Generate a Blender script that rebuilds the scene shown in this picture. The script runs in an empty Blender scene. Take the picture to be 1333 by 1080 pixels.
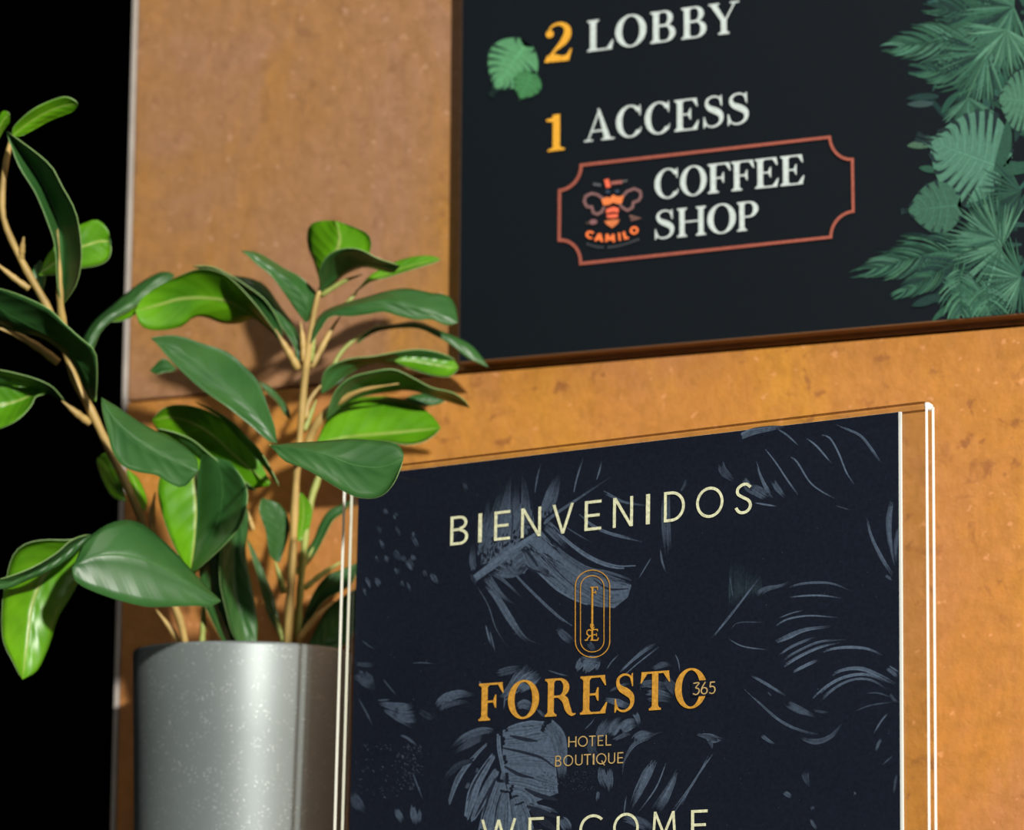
import bpy, bmesh, math, random
from mathutils import Vector, Matrix

# ------------------------------------------------------------------ camera
F = 4300.0                      # focal length in pixels of the 1333 x 1080 frame
W, H = 1333, 1080
def nrm(v): return Vector(v).normalized()
XW = nrm((9147, 720, 4300))                     # wall "right" seen in camera axes (right, up, back)
ZW = Vector((138, 23925, -4300)); ZW = (ZW - XW * ZW.dot(XW)).normalized()
YW = ZW.cross(XW).normalized()
R = Matrix((XW, YW, ZW))                        # camera axes -> world axes
CAM_Y = (R @ Vector((0, 0, -1.19))).y
C = Vector((-(R @ Vector((0, 0, -1.19))).x, -CAM_Y, 0.058))
def ray(px, py):
    return R @ Vector(((px - W / 2) / F, -(py - H / 2) / F, -1.0))
def at(px, py, d):
    return C + ray(px, py) * d                  # point at depth d along the view axis
def on_plane(px, py, p0, n):
    r = ray(px, py)
    return C + r * ((p0 - C).dot(n) / r.dot(n))
def mpp(d): return d / F                        # metres per pixel at depth d

scene = bpy.context.scene
cd = bpy.data.cameras.new('camera'); cam = bpy.data.objects.new('camera', cd)
scene.collection.objects.link(cam); scene.camera = cam
cam.matrix_world = Matrix.Translation(C) @ R.to_4x4()
cd.sensor_width = 36.0; cd.sensor_fit = 'HORIZONTAL'; cd.lens = F / W * 36.0
cd.clip_start = 0.02; cd.clip_end = 50
cd.dof.use_dof = True; cd.dof.focus_distance = 1.02; cd.dof.aperture_fstop = 13.0

# ------------------------------------------------------------------ world, lights, exposure
world = bpy.data.worlds.new('world'); scene.world = world; world.use_nodes = True
bg = world.node_tree.nodes['Background']
bg.inputs[0].default_value = (0.9, 0.93, 1.0, 1); bg.inputs[1].default_value = 0.022
def area(name, loc, target, size, power, col, size_y=None):
    l = bpy.data.lights.new(name, 'AREA'); l.energy = power; l.color = col
    l.shape = 'RECTANGLE' if size_y else 'DISK'; l.size = size
    if size_y: l.size_y = size_y
    o = bpy.data.objects.new(name, l); scene.collection.objects.link(o)
    o.location = loc
    o.rotation_euler = (Vector(target) - Vector(loc)).to_track_quat('-Z', 'Y').to_euler()
    return o
def polar(az, el, dist, c=(0.0, -0.05, 0.28)):   # az measured from the wall's normal towards its right
    a, e = math.radians(az), math.radians(el)
    return Vector(c) + Vector((math.sin(a) * math.cos(e), -math.cos(a) * math.cos(e), math.sin(e))) * dist
CEN = (0.0, -0.05, 0.28)
area('key_lamp', polar(46, 13.5, 2.8), CEN, 0.10, 128.0, (1.0, 0.96, 0.88))
area('ceiling_lamp', polar(8, 62, 1.6), CEN, 0.16, 5.5, (1.0, 0.93, 0.82))
area('side_relief_light', polar(82, 14, 1.3, (-0.12, -0.08, 0.2)), (-0.12, -0.05, 0.2), 0.10, 1.6, (1.0, 0.95, 0.86))  # added weak grazing light for surface relief, no real lamp there
area('soft_fill', polar(-15, 25, 2.2), CEN, 0.9, 1.0, (0.86, 0.93, 1.0))  # added broad fill from the upper left, not a lamp of the room
vs = scene.view_settings
vs.view_transform = 'Standard'; vs.look = 'None'; vs.gamma = 1.0; vs.exposure = 0.0
vs.use_curve_mapping = False

# ------------------------------------------------------------------ helpers
def lin(c):
    return tuple(((v / 255.0) / 12.92 if v / 255.0 <= 0.04045 else ((v / 255.0 + 0.055) / 1.055) ** 2.4) for v in c)
def tag(o, label=None, cat=None, group=None, kind=None):
    for k, v in (('label', label), ('category', cat), ('group', group), ('kind', kind)):
        if v: o[k] = v
    return o
def link(o, parent=None):
    scene.collection.objects.link(o)
    if parent is not None: o.parent = parent
    return o
def empty(name, loc):
    o = bpy.data.objects.new(name, None); o.empty_display_size = 0.02; o.location = loc
    return link(o)
def mesh_obj(name, verts, faces, mats, parent=None, smooth=False, midx=None, origin=None):
    """verts in world space; stored relative to the parent's location"""
    off = parent.location if parent is not None else (Vector(origin) if origin is not None else Vector((0, 0, 0)))
    if parent is not None and parent.parent is not None: off = off + parent.parent.location
    me = bpy.data.meshes.new(name)
    me.from_pydata([tuple(Vector(v) - off) for v in verts], [], faces)
    for m in (mats if isinstance(mats, (list, tuple)) else [mats]): me.materials.append(m)
    if midx: me.polygons.foreach_set('material_index', midx)
    if smooth: me.polygons.foreach_set('use_smooth', [True] * len(me.polygons))
    me.update()
    o = bpy.data.objects.new(name, me)
    if parent is None: o.location = off
    return link(o, parent)
def box_vf(o, ux, uy, uz, bevel=0.0):
    """box from corner o spanned by three vectors, optional bevel"""
    bm = bmesh.new()
    vs_ = [bm.verts.new(o + ux * a + uy * b + uz * c) for a in (0, 1) for b in (0, 1) for c in (0, 1)]
    for f in ((0, 1, 3, 2), (4, 6, 7, 5), (0, 4, 5, 1), (2, 3, 7, 6), (0, 2, 6, 4), (1, 5, 7, 3)):
        bm.faces.new([vs_[i] for i in f])
    bmesh.ops.recalc_face_normals(bm, faces=bm.faces)
    if bevel: bmesh.ops.bevel(bm, geom=bm.edges[:], offset=bevel, segments=2, affect='EDGES', profile=0.5)
    bm.verts.index_update()
    v = [x.co.copy() for x in bm.verts]; f = [[x.index for x in q.verts] for q in bm.faces]
    bm.free(); return v, f

# ------------------------------------------------------------------ materials
def mat(name):
    m = bpy.data.materials.new(name); m.use_nodes = True
    nt = m.node_tree; b = nt.nodes['Principled BSDF']
    return m, nt, b
def N(nt, t, **kw):
    n = nt.nodes.new(t)
    for k, v in kw.items(): setattr(n, k, v)
    return n
def plain(name, col, rough=0.5, metal=0.0, spec=0.5, noise=0.06, scale=60):
    m, nt, b = mat(name)
    tc = N(nt, 'ShaderNodeTexCoord'); nz = N(nt, 'ShaderNodeTexNoise'); nz.inputs['Scale'].default_value = scale
    nz.inputs['Detail'].default_value = 4
    nt.links.new(tc.outputs['Object'], nz.inputs['Vector'])
    mx = N(nt, 'ShaderNodeMix', data_type='RGBA')
    mx.inputs['A'].default_value = (*[c * (1 - noise) for c in col], 1)
    mx.inputs['B'].default_value = (*[min(1, c * (1 + noise)) for c in col], 1)
    nt.links.new(nz.outputs['Fac'], mx.inputs['Factor']); nt.links.new(mx.outputs['Result'], b.inputs['Base Color'])
    b.inputs['Roughness'].default_value = rough; b.inputs['Metallic'].default_value = metal
    b.inputs['Specular IOR Level'].default_value = spec
    return m
def rust(name, base, pink, yellow, pit, pitamt, seed):
    """oxidised-metal look porcelain tile: clouds of three hues, pits, streaks, slight relief"""
    m, nt, b = mat(name)
    tc = N(nt, 'ShaderNodeTexCoord'); mp = N(nt, 'ShaderNodeMapping')
    mp.inputs['Location'].default_value = (seed * 3.1, seed * 1.7, seed)
    nt.links.new(tc.outputs['Object'], mp.inputs['Vector'])
    def noise(sc, det=6, rough=0.6, dist=0.0, src=mp):
        n = N(nt, 'ShaderNodeTexNoise'); n.inputs['Scale'].default_value = sc; n.inputs['Detail'].default_value = det
        n.inputs['Roughness'].default_value = rough; n.inputs['Distortion'].default_value = dist
        nt.links.new(src.outputs[0], n.inputs['Vector']); return n
    def ramp(n, a, c, out='Fac'):
        r = N(nt, 'ShaderNodeMapRange'); r.inputs['From Min'].default_value = a; r.inputs['From Max'].default_value = c
        nt.links.new(n.outputs[out], r.inputs['Value']); return r
    def mix(f, A, B, amt=1.0):
        x = N(nt, 'ShaderNodeMix', data_type='RGBA')
        if amt != 1.0:
            mu = N(nt, 'ShaderNodeMath', operation='MULTIPLY'); mu.inputs[1].default_value = amt
            nt.links.new(f.outputs[0], mu.inputs[0]); f = mu
        nt.links.new(f.outputs[0], x.inputs['Factor'])
        for s, v in (('A', A), ('B', B)):
            if isinstance(v, tuple): x.inputs[s].default_value = (*v, 1)
            else: nt.links.new(v.outputs['Result'], x.inputs[s])
        return x
    c1 = mix(ramp(noise(9, 5, 0.6, 0.8), 0.42, 0.60), base, pink)
    st = N(nt, 'ShaderNodeMapping'); st.inputs['Scale'].default_value = (1.0, 1.0, 0.28); st.inputs['Location'].default_value = (seed, 5, 2)
    nt.links.new(tc.outputs['Object'], st.inputs['Vector'])
    c2 = mix(ramp(noise(17, 6, 0.6, 0.8, st), 0.48, 0.64), c1, yellow, 0.8)
    c3 = mix(ramp(noise(140, 5, 0.7), 0.40, 0.75), c2, tuple(v * 0.66 for v in base), 0.7)
    big = ramp(noise(22, 4, 0.6), 0.44, 0.56)
    pn = ramp(noise(120, 4, 0.62, 0.4), 0.57, 0.64)
    pm = N(nt, 'ShaderNodeMath', operation='MULTIPLY'); nt.links.new(pn.outputs[0], pm.inputs[0]); nt.links.new(big.outputs[0], pm.inputs[1])
    c4 = mix(pm, c3, pit, pitamt)
    fl = ramp(noise(230, 2, 0.5), 0.66, 0.70)
    c5 = mix(fl, c4, tuple(min(1, v * 1.5 + 0.05) for v in pink), 0.45)
    nt.links.new(c5.outputs['Result'], b.inputs['Base Color'])
    b.inputs['Roughness'].default_value = 0.55; b.inputs['Specular IOR Level'].default_value = 0.35
    bp = N(nt, 'ShaderNodeBump'); bp.inputs['Strength'].default_value = 0.5; bp.inputs['Distance'].default_value = 0.0015
    nt.links.new(noise(110, 6, 0.65).outputs['Fac'], bp.inputs['Height']); nt.links.new(bp.outputs[0], b.inputs['Normal'])
    return m
M = {}
M['tile_pale'] = rust('oxide_tile_pale', lin((160, 116, 72)), lin((158, 118, 92)), lin((170, 120, 52)), lin((112, 76, 52)), 0.3, 1.0)
M['tile_orange'] = rust('oxide_tile_orange', lin((184, 124, 56)), lin((180, 122, 74)), lin((194, 136, 48)), lin((124, 74, 44)), 0.6, 4.0)
M['tile_brown'] = rust('oxide_tile_brown', lin((150, 98, 44)), lin((140, 96, 60)), lin((170, 112, 40)), lin((60, 30, 10)), 0.95, 9.0)
M['grout'] = plain('tile_grout', lin((92, 56, 30)), 0.9)
M['trim'] = plain('brushed_trim', lin((176, 168, 160)), 0.4, 0.1, noise=0.25, scale=120)
M['near_black'] = plain('near_black', (0.0012, 0.0012, 0.0012), 0.95, spec=0.05)  # near-black colour stands in for the unlit recess left of the wall
M['counter'] = plain('counter_stone', lin((60, 52, 46)), 0.4)
M['sign_black'] = plain('sign_side_black', lin((28, 26, 26)), 0.55)
M['sign_bounce_brown'] = plain('sign_side_bounce_brown', lin((120, 84, 52)), 0.7)  # brown puts the orange wall's bounce light into the sign's sides
M['paper_white'] = plain('paper_white', (0.86, 0.86, 0.86), 0.6, noise=0.01)

def print_mat(name, rough, spec, grain=0.0):
    m, nt, b = mat(name)
    at_ = N(nt, 'ShaderNodeAttribute'); at_.attribute_name = 'Ink'
    if grain:
        tc = N(nt, 'ShaderNodeTexCoord'); nz = N(nt, 'ShaderNodeTexNoise'); nz.inputs['Scale'].default_value = 900
        nz.inputs['Detail'].default_value = 3
        nt.links.new(tc.outputs['Object'], nz.inputs['Vector'])
        mr = N(nt, 'ShaderNodeMapRange'); mr.inputs['From Min'].default_value = 0.3; mr.inputs['From Max'].default_value = 0.7
        mr.inputs['To Min'].default_value = 1 - grain; mr.inputs['To Max'].default_value = 1 + grain
        nt.links.new(nz.outputs['Fac'], mr.inputs['Value'])
        vm = N(nt, 'ShaderNodeVectorMath', operation='SCALE')
        nt.links.new(at_.outputs['Color'], vm.inputs[0]); nt.links.new(mr.outputs[0], vm.inputs['Scale'])
        nt.links.new(vm.outputs[0], b.inputs['Base Color'])
    else:
        nt.links.new(at_.outputs['Color'], b.inputs['Base Color'])
    b.inputs['Roughness'].default_value = rough; b.inputs['Specular IOR Level'].default_value = spec
    return m
M['sign_ink'] = print_mat('sign_ink', 0.5, 0.25, 0.12)
M['card_ink'] = print_mat('card_ink', 0.55, 0.2, 0.22)

def leaf_mat(name, c_lo, c_hi, vein, rough, trans, veinw, spec=0.4):
    m, nt, b = mat(name)
    uv = N(nt, 'ShaderNodeUVMap'); uv.uv_map = 'UVMap'
    sp = N(nt, 'ShaderNodeSeparateXYZ'); nt.links.new(uv.outputs[0], sp.inputs[0])
    def mth(op, a, c=None, clamp=False):
        n = N(nt, 'ShaderNodeMath', operation=op); n.use_clamp = clamp
        for i, v in enumerate((a, c)):
            if v is None: continue
            if isinstance(v, (int, float)): n.inputs[i].default_value = v
            else: nt.links.new(v, n.inputs[i])
        return n.outputs[0]
    d = mth('ABSOLUTE', mth('SUBTRACT', sp.outputs[1], 0.5))          # distance from the midrib
    mid = mth('SUBTRACT', 1.0, mth('DIVIDE', d, veinw), True)
    # side veins run outwards and forwards
    ph = mth('MULTIPLY', mth('SUBTRACT', sp.outputs[0], mth('MULTIPLY', d, 0.45)), 44.0)
    sv = mth('POWER', mth('ABSOLUTE', mth('SINE', ph)), 14.0)
    tc = N(nt, 'ShaderNodeTexCoord'); nz = N(nt, 'ShaderNodeTexNoise'); nz.inputs['Scale'].default_value = 55; nz.inputs['Detail'].default_value = 5
    nt.links.new(tc.outputs['Object'], nz.inputs['Vector'])
    mr = N(nt, 'ShaderNodeMapRange'); mr.inputs['From Min'].default_value = 0.32; mr.inputs['From Max'].default_value = 0.68
    nt.links.new(nz.outputs['Fac'], mr.inputs['Value'])
    m1 = N(nt, 'ShaderNodeMix', data_type='RGBA'); m1.inputs['A'].default_value = (*c_lo, 1); m1.inputs['B'].default_value = (*c_hi, 1)
    nt.links.new(mr.outputs[0], m1.inputs['Factor'])
    m2 = N(nt, 'ShaderNodeMix', data_type='RGBA'); m2.inputs['B'].default_value = (*vein, 1)
    nt.links.new(m1.outputs['Result'], m2.inputs['A']); nt.links.new(mth('MULTIPLY', sv, 0.04), m2.inputs['Factor'])
    m3 = N(nt, 'ShaderNodeMix', data_type='RGBA'); m3.inputs['B'].default_value = (*vein, 1)
    nt.links.new(m2.outputs['Result'], m3.inputs['A']); nt.links.new(mid, m3.inputs['Factor'])
    nt.links.new(m3.outputs['Result'], b.inputs['Base Color'])
    b.inputs['Roughness'].default_value = rough; b.inputs['Specular IOR Level'].default_value = spec
    bp = N(nt, 'ShaderNodeBump'); bp.inputs['Strength'].default_value = 0.25; bp.inputs['Distance'].default_value = 0.0006
    nt.links.new(mth('ADD', mth('ADD', mth('MULTIPLY', sv, 0.10), mth('MULTIPLY', mth('SINE', ph), 0.35)), mid), bp.inputs['Height']); nt.links.new(bp.outputs[0], b.inputs['Normal'])
    tr = N(nt, 'ShaderNodeBsdfTranslucent'); tr.inputs[0].default_value = (*lin((150, 205, 40)), 1)
    ms = N(nt, 'ShaderNodeMixShader'); ms.inputs[0].default_value = trans
    out = nt.nodes['Material Output']
    nt.links.new(b.outputs[0], ms.inputs[1]); nt.links.new(tr.outputs[0], ms.inputs[2]); nt.links.new(ms.outputs[0], out.inputs['Surface'])
    return m
M['leaf_top'] = leaf_mat('leaf_top_green', lin((38, 80, 36)), lin((52, 94, 44)), lin((62, 106, 52)), 0.40, 0.02, 0.016)
M['leaf_under'] = leaf_mat('leaf_under_green', lin((62, 118, 10)), lin((96, 156, 16)), lin((150, 168, 84)), 0.36, 0.08, 0.045)
M['leaf_rim'] = plain('leaf_rim_pale', lin((120, 152, 90)), 0.5)
M['stem'] = plain('stem_tan', lin((172, 144, 84)), 0.5, noise=0.55, scale=110)
M['stem_green'] = plain('stem_green', lin((150, 160, 84)), 0.5, noise=0.3, scale=160)

# acrylic: clear sheet that lets light through, with a Fresnel reflection
m, nt, b = mat('clear_acrylic'); nt.nodes.remove(b)
tr = N(nt, 'ShaderNodeBsdfTransparent'); tr.inputs[0].default_value = (0.955, 0.965, 0.955, 1)
gl = N(nt, 'ShaderNodeBsdfGlossy'); gl.inputs['Roughness'].default_value = 0.06
fr = N(nt, 'ShaderNodeFresnel'); fr.inputs[0].default_value = 1.45; ge = N(nt, 'ShaderNodeNewGeometry')
iv = N(nt, 'ShaderNodeMath', operation='SUBTRACT'); iv.inputs[0].default_value = 1.0; nt.links.new(ge.outputs['Backfacing'], iv.inputs[1])
fm = N(nt, 'ShaderNodeMath', operation='MULTIPLY'); nt.links.new(fr.outputs[0], fm.inputs[0]); nt.links.new(iv.outputs[0], fm.inputs[1])
ms = N(nt, 'ShaderNodeMixShader'); nt.links.new(fm.outputs[0], ms.inputs[0]); nt.links.new(tr.outputs[0], ms.inputs[1]); nt.links.new(gl.outputs[0], ms.inputs[2])
nt.links.new(ms.outputs[0], nt.nodes['Material Output'].inputs['Surface']); M['acrylic'] = m
# frosted saw-cut edges of the acrylic: scatter the light that runs inside the sheet
m, nt, b = mat('frosted_acrylic_edge')
b.inputs['Base Color'].default_value = (0.97, 0.96, 0.90, 1); b.inputs['Roughness'].default_value = 0.5
tl = N(nt, 'ShaderNodeBsdfTranslucent'); tl.inputs[0].default_value = (0.97, 0.97, 0.93, 1)
ms = N(nt, 'ShaderNodeMixShader'); ms.inputs[0].default_value = 0.25
nt.links.new(b.outputs[0], ms.inputs[1]); nt.links.new(tl.outputs[0], ms.inputs[2]); nt.links.new(ms.outputs[0], nt.nodes['Material Output'].inputs['Surface'])
M['edge'] = m
# planter: satin silver paint with glitter
m, nt, b = mat('silver_glitter_paint')
tc = N(nt, 'ShaderNodeTexCoord')
v = N(nt, 'ShaderNodeTexVoronoi'); v.inputs['Scale'].default_value = 900; nt.links.new(tc.outputs['Object'], v.inputs['Vector'])
mr = N(nt, 'ShaderNodeMapRange'); mr.inputs['From Min'].default_value = 0.10; mr.inputs['From Max'].default_value = 0.26
mr.inputs['To Min'].default_value = 1.0; mr.inputs['To Max'].default_value = 0.0
nt.links.new(v.outputs['Distance'], mr.inputs['Value'])
n1 = N(nt, 'ShaderNodeTexNoise'); n1.inputs['Scale'].default_value = 230; n1.inputs['Detail'].default_value = 3; nt.links.new(tc.outputs['Object'], n1.inputs['Vector'])
r1 = N(nt, 'ShaderNodeMapRange'); r1.inputs['From Min'].default_value = 0.42; r1.inputs['From Max'].default_value = 0.62; nt.links.new(n1.outputs['Fac'], r1.inputs['Value'])
mu = N(nt, 'ShaderNodeMath', operation='MULTIPLY'); nt.links.new(mr.outputs[0], mu.inputs[0]); nt.links.new(r1.outputs[0], mu.inputs[1])
mx = N(nt, 'ShaderNodeMix', data_type='RGBA'); mx.inputs['A'].default_value = (*lin((118, 127, 127)), 1); mx.inputs['B'].default_value = (*lin((200, 206, 204)), 1)
nt.links.new(mu.outputs[0], mx.inputs['Factor']); nt.links.new(mx.outputs['Result'], b.inputs['Base Color'])
b.inputs['Metallic'].default_value = 0.3; b.inputs['Roughness'].default_value = 0.46
M['pot'] = m
M['soil'] = plain('potting_moss', lin((60, 48, 34)), 0.95, noise=0.4, scale=300)

# ------------------------------------------------------------------ structure: the tiled wall and the dark room
UP = Vector((0, 0, 1)); YN = Vector((0, -1, 0)); O3 = Vector((0, 0, 0))
def wall(px, py, y=0.0):
    return on_plane(px, py, Vector((0, y, 0)), YN)
TL = 0.008                                     # tile thickness
xl = wall(165, 520).x; zj = wall(420, 501).z; zk = wall(155, 976).z
gap = 0.0009
wallb = tag(mesh_obj('wall_back', *box_vf(Vector((xl, TL, -1.0)), Vector((1.6, 0, 0)), Vector((0, 0.12, 0)), Vector((0, 0, 2.6))), M['grout']), kind='structure')
def tile(x0, x1, z0, z1, m, proud=0.0):
    mesh_obj('tile', *box_vf(Vector((x0 + gap / 2, -proud, z0 + gap / 2)), Vector((x1 - x0 - gap, 0, 0)), Vector((0, TL + proud, 0)), Vector((0, 0, z1 - z0 - gap)), 0.0005), m, wallb)
xv = wall(900, 700).x
th = 0.60
tile(xl, xl + 1.2, zj, zj + th, M['tile_pale'])
tile(xl, xl + 1.2, zj + th, 1.6, M['tile_orange'])
tile(xl, xl + 1.2, zj - th, zj, M['tile_orange'], 0.0002)
tile(xl, xl + 1.2, -0.98, zj - th, M['tile_brown'])
tw = 0.0019
tag(mesh_obj('trim_1', *box_vf(Vector((xl - tw, -0.0006, -1.0)), Vector((tw, 0, 0)), Vector((0, 0.13, 0)), Vector((0, 0, 2.6)), 0.0003), M['trim']), kind='structure')
tag(mesh_obj('wall_left', *box_vf(Vector((-7.0, 1.4, -1.05)), Vector((9.0, 0, 0)), Vector((0, 0.1, 0)), Vector((0, 0, 2.9))), M['near_black']), kind='structure')
tag(mesh_obj('floor', *box_vf(Vector((-7.0, -3.0, -1.15)), Vector((9.4, 0, 0)), Vector((0, 4.5, 0)), Vector((0, 0, 0.10))), M['near_black']), kind='structure')

# ------------------------------------------------------------------ printing: flat ink shapes on a plane, given in image-plane outline and laid on the real plane
class Print:
    def __init__(s, p0, n, up, base=0.0002):
        s.p0, s.n, s.up, s.z, s.base = p0, n, up, 0, base
        s.reset()
    def reset(s): s.v, s.f, s.c = [], [], []
    def pt(s, px, py): return on_plane(px, py, s.p0, s.n)
    def lift(s):
        s.z += 1; return s.n * (s.base + s.z * 6e-7)
    def poly3(s, pts, col):
        l = s.lift(); i = len(s.v); s.v += [p + l for p in pts]; s.f.append(list(range(i, i + len(pts)))); s.c.append(col)
    def poly(s, pts, col): s.poly3([s.pt(*p) for p in pts], col)
    def strip3(s, A, B, col):
        l = s.lift(); i = len(s.v); n = len(A)
        for a, b_ in zip(A, B): s.v += [a + l, b_ + l]
        for k in range(n - 1):
            s.f.append([i + 2 * k, i + 2 * k + 1, i + 2 * k + 3, i + 2 * k + 2]); s.c.append(col)
    def stroke(s, pts, w, col, closed=False):
        A, B = offset(pts, w, closed); s.strip3([s.pt(*p) for p in A], [s.pt(*p) for p in B], col)
    def clip(s, p0, n):                                  # cut away the ink on the far side of a line
        f2, c2 = [], []
        for f, c in zip(s.f, s.c):
            D = [(s.v[i] - p0).dot(n) for i in f]
            if min(D) >= 0: f2.append(f); c2.append(c); continue
            if max(D) <= 0: continue
            g = []
            for a in range(len(f)):
                b_ = (a + 1) % len(f)
                if D[a] >= 0: g.append(f[a])
                if (D[a] >= 0) != (D[b_] >= 0):
                    s.v.append(s.v[f[a]].lerp(s.v[f[b_]], D[a] / (D[a] - D[b_]))); g.append(len(s.v) - 1)
            if len(g) > 2: f2.append(g); c2.append(c)
        s.f, s.c = f2, c2
    def build(s, name, m, parent, label=None):
        o = mesh_obj(name, s.v, s.f, m, parent)
        at_ = o.data.color_attributes.new('Ink', 'FLOAT_COLOR', 'CORNER')
        buf = []
        for f, c in zip(s.f, s.c): buf += [c[0], c[1], c[2], 1.0] * len(f)
        at_.data.foreach_set('color', buf)
        # all ink faces look outwards
        flip = [p for p in o.data.polygons if p.normal.dot(s.n) < 0]
        if label: o['label'] = label
        s.reset(); return o
def offset(pts, w, closed=False):
    n = len(pts); A, B = [], []
    for i, p in enumerate(pts):
        if closed: a, b_ = pts[(i - 1) % (n - 1) if i == 0 else i - 1], pts[(i + 1) if i < n - 1 else 1]
        else: a, b_ = pts[max(0, i - 1)], pts[min(n - 1, i + 1)]
        if closed and i == 0: a = pts[n - 2]
        d1 = Vector((p[0] - a[0], p[1] - a[1])); d2 = Vector((b_[0] - p[0], b_[1] - p[1]))
        if d1.length < 1e-9: d1 = d2
        if d2.length < 1e-9: d2 = d1
        d1.normalize(); d2.normalize(); t = d1 + d2
        if t.length < 1e-6: t = d1
        t.normalize(); nn = Vector((-t.y, t.x)); k = 1.0 / max(0.55, nn.dot(Vector((-d1.y, d1.x))))
        ww = w[i] if isinstance(w, (list, tuple)) else w
        A.append((p[0] + nn.x * ww * k / 2, p[1] + nn.y * ww * k / 2)); B.append((p[0] - nn.x * ww * k / 2, p[1] - nn.y * ww * k / 2))
    return A, B
def crom(pts, n):
    """n+1 samples of a Catmull-Rom curve through pts, even in arc length"""
    P = [Vector(p) for p in pts]
    if len(P) == 2: return [P[0].lerp(P[1], i / n) for i in range(n + 1)]
    E = [P[0] * 2 - P[1]] + P + [P[-1] * 2 - P[-2]]; out = []
    for i in range(1, len(E) - 2):
        for k in range(12):
            t = k / 12.0; a, b_, c, d = E[i - 1], E[i], E[i + 1], E[i + 2]
            out.append(0.5 * ((2 * b_) + (c - a) * t + (2 * a - 5 * b_ + 4 * c - d) * t * t + (3 * b_ - a - 3 * c + d) * t ** 3))
    out.append(P[-1]); L = [0.0]
    for i in range(1, len(out)): L.append(L[-1] + (out[i] - out[i - 1]).length)
    res, j = [], 0
    for i in range(n + 1):
        s_ = L[-1] * i / n
        while j < len(L) - 2 and L[j + 1] < s_: j += 1
        seg = L[j + 1] - L[j]; res.append(out[j].lerp(out[j + 1], (s_ - L[j]) / seg if seg > 0 else 0))
    return res

# ---- letter shapes: each glyph = list of closed convex polys / strips in a box of cap height 1
def ell(cx, cy, ro, ri, a0, a1, n=24):
    """band between an outer and an inner ellipse -> strip"""
    A, B = [], []
    for i in range(n + 1):
        a = math.radians(a0 + (a1 - a0) * i / n)
        A.append((cx + ro[0] * math.cos(a), cy + ro[1] * math.sin(a))); B.append((cx + ri[0] * math.cos(a), cy + ri[1] * math.sin(a)))
    return ('s', A, B)
def rc(x0, y0, x1, y1): return ('p', [(x0, y0), (x1, y0), (x1, y1), (x0, y1)])
def pg(*p): return ('p', list(p))
def path(pts, w, n=0):
    if n: pts = [tuple(v) for v in crom(pts, n)]
    A, B = offset(pts, w); return ('s', A, B)
S, T_ = 0.185, 0.055          # stem and hairline of the serif face
def stem(x, y0=0.0, y1=1.0, top=True, bot=True, s=S, e=0.085):
    g = [rc(x, y0, x + s, y1)]
    if bot: g += [rc(x - e, y0, x + s + e, y0 + T_), pg((x - e * .6, y0 + T_), (x + s + e * .6, y0 + T_), (x + s, y0 + T_ + .06), (x, y0 + T_ + .06))]
    if top: g += [rc(x - e, y1 - T_, x + s + e, y1), pg((x, y1 - T_ - .06), (x + s, y1 - T_ - .06), (x + s + e * .6, y1 - T_), (x - e * .6, y1 - T_))]
    return g
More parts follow.
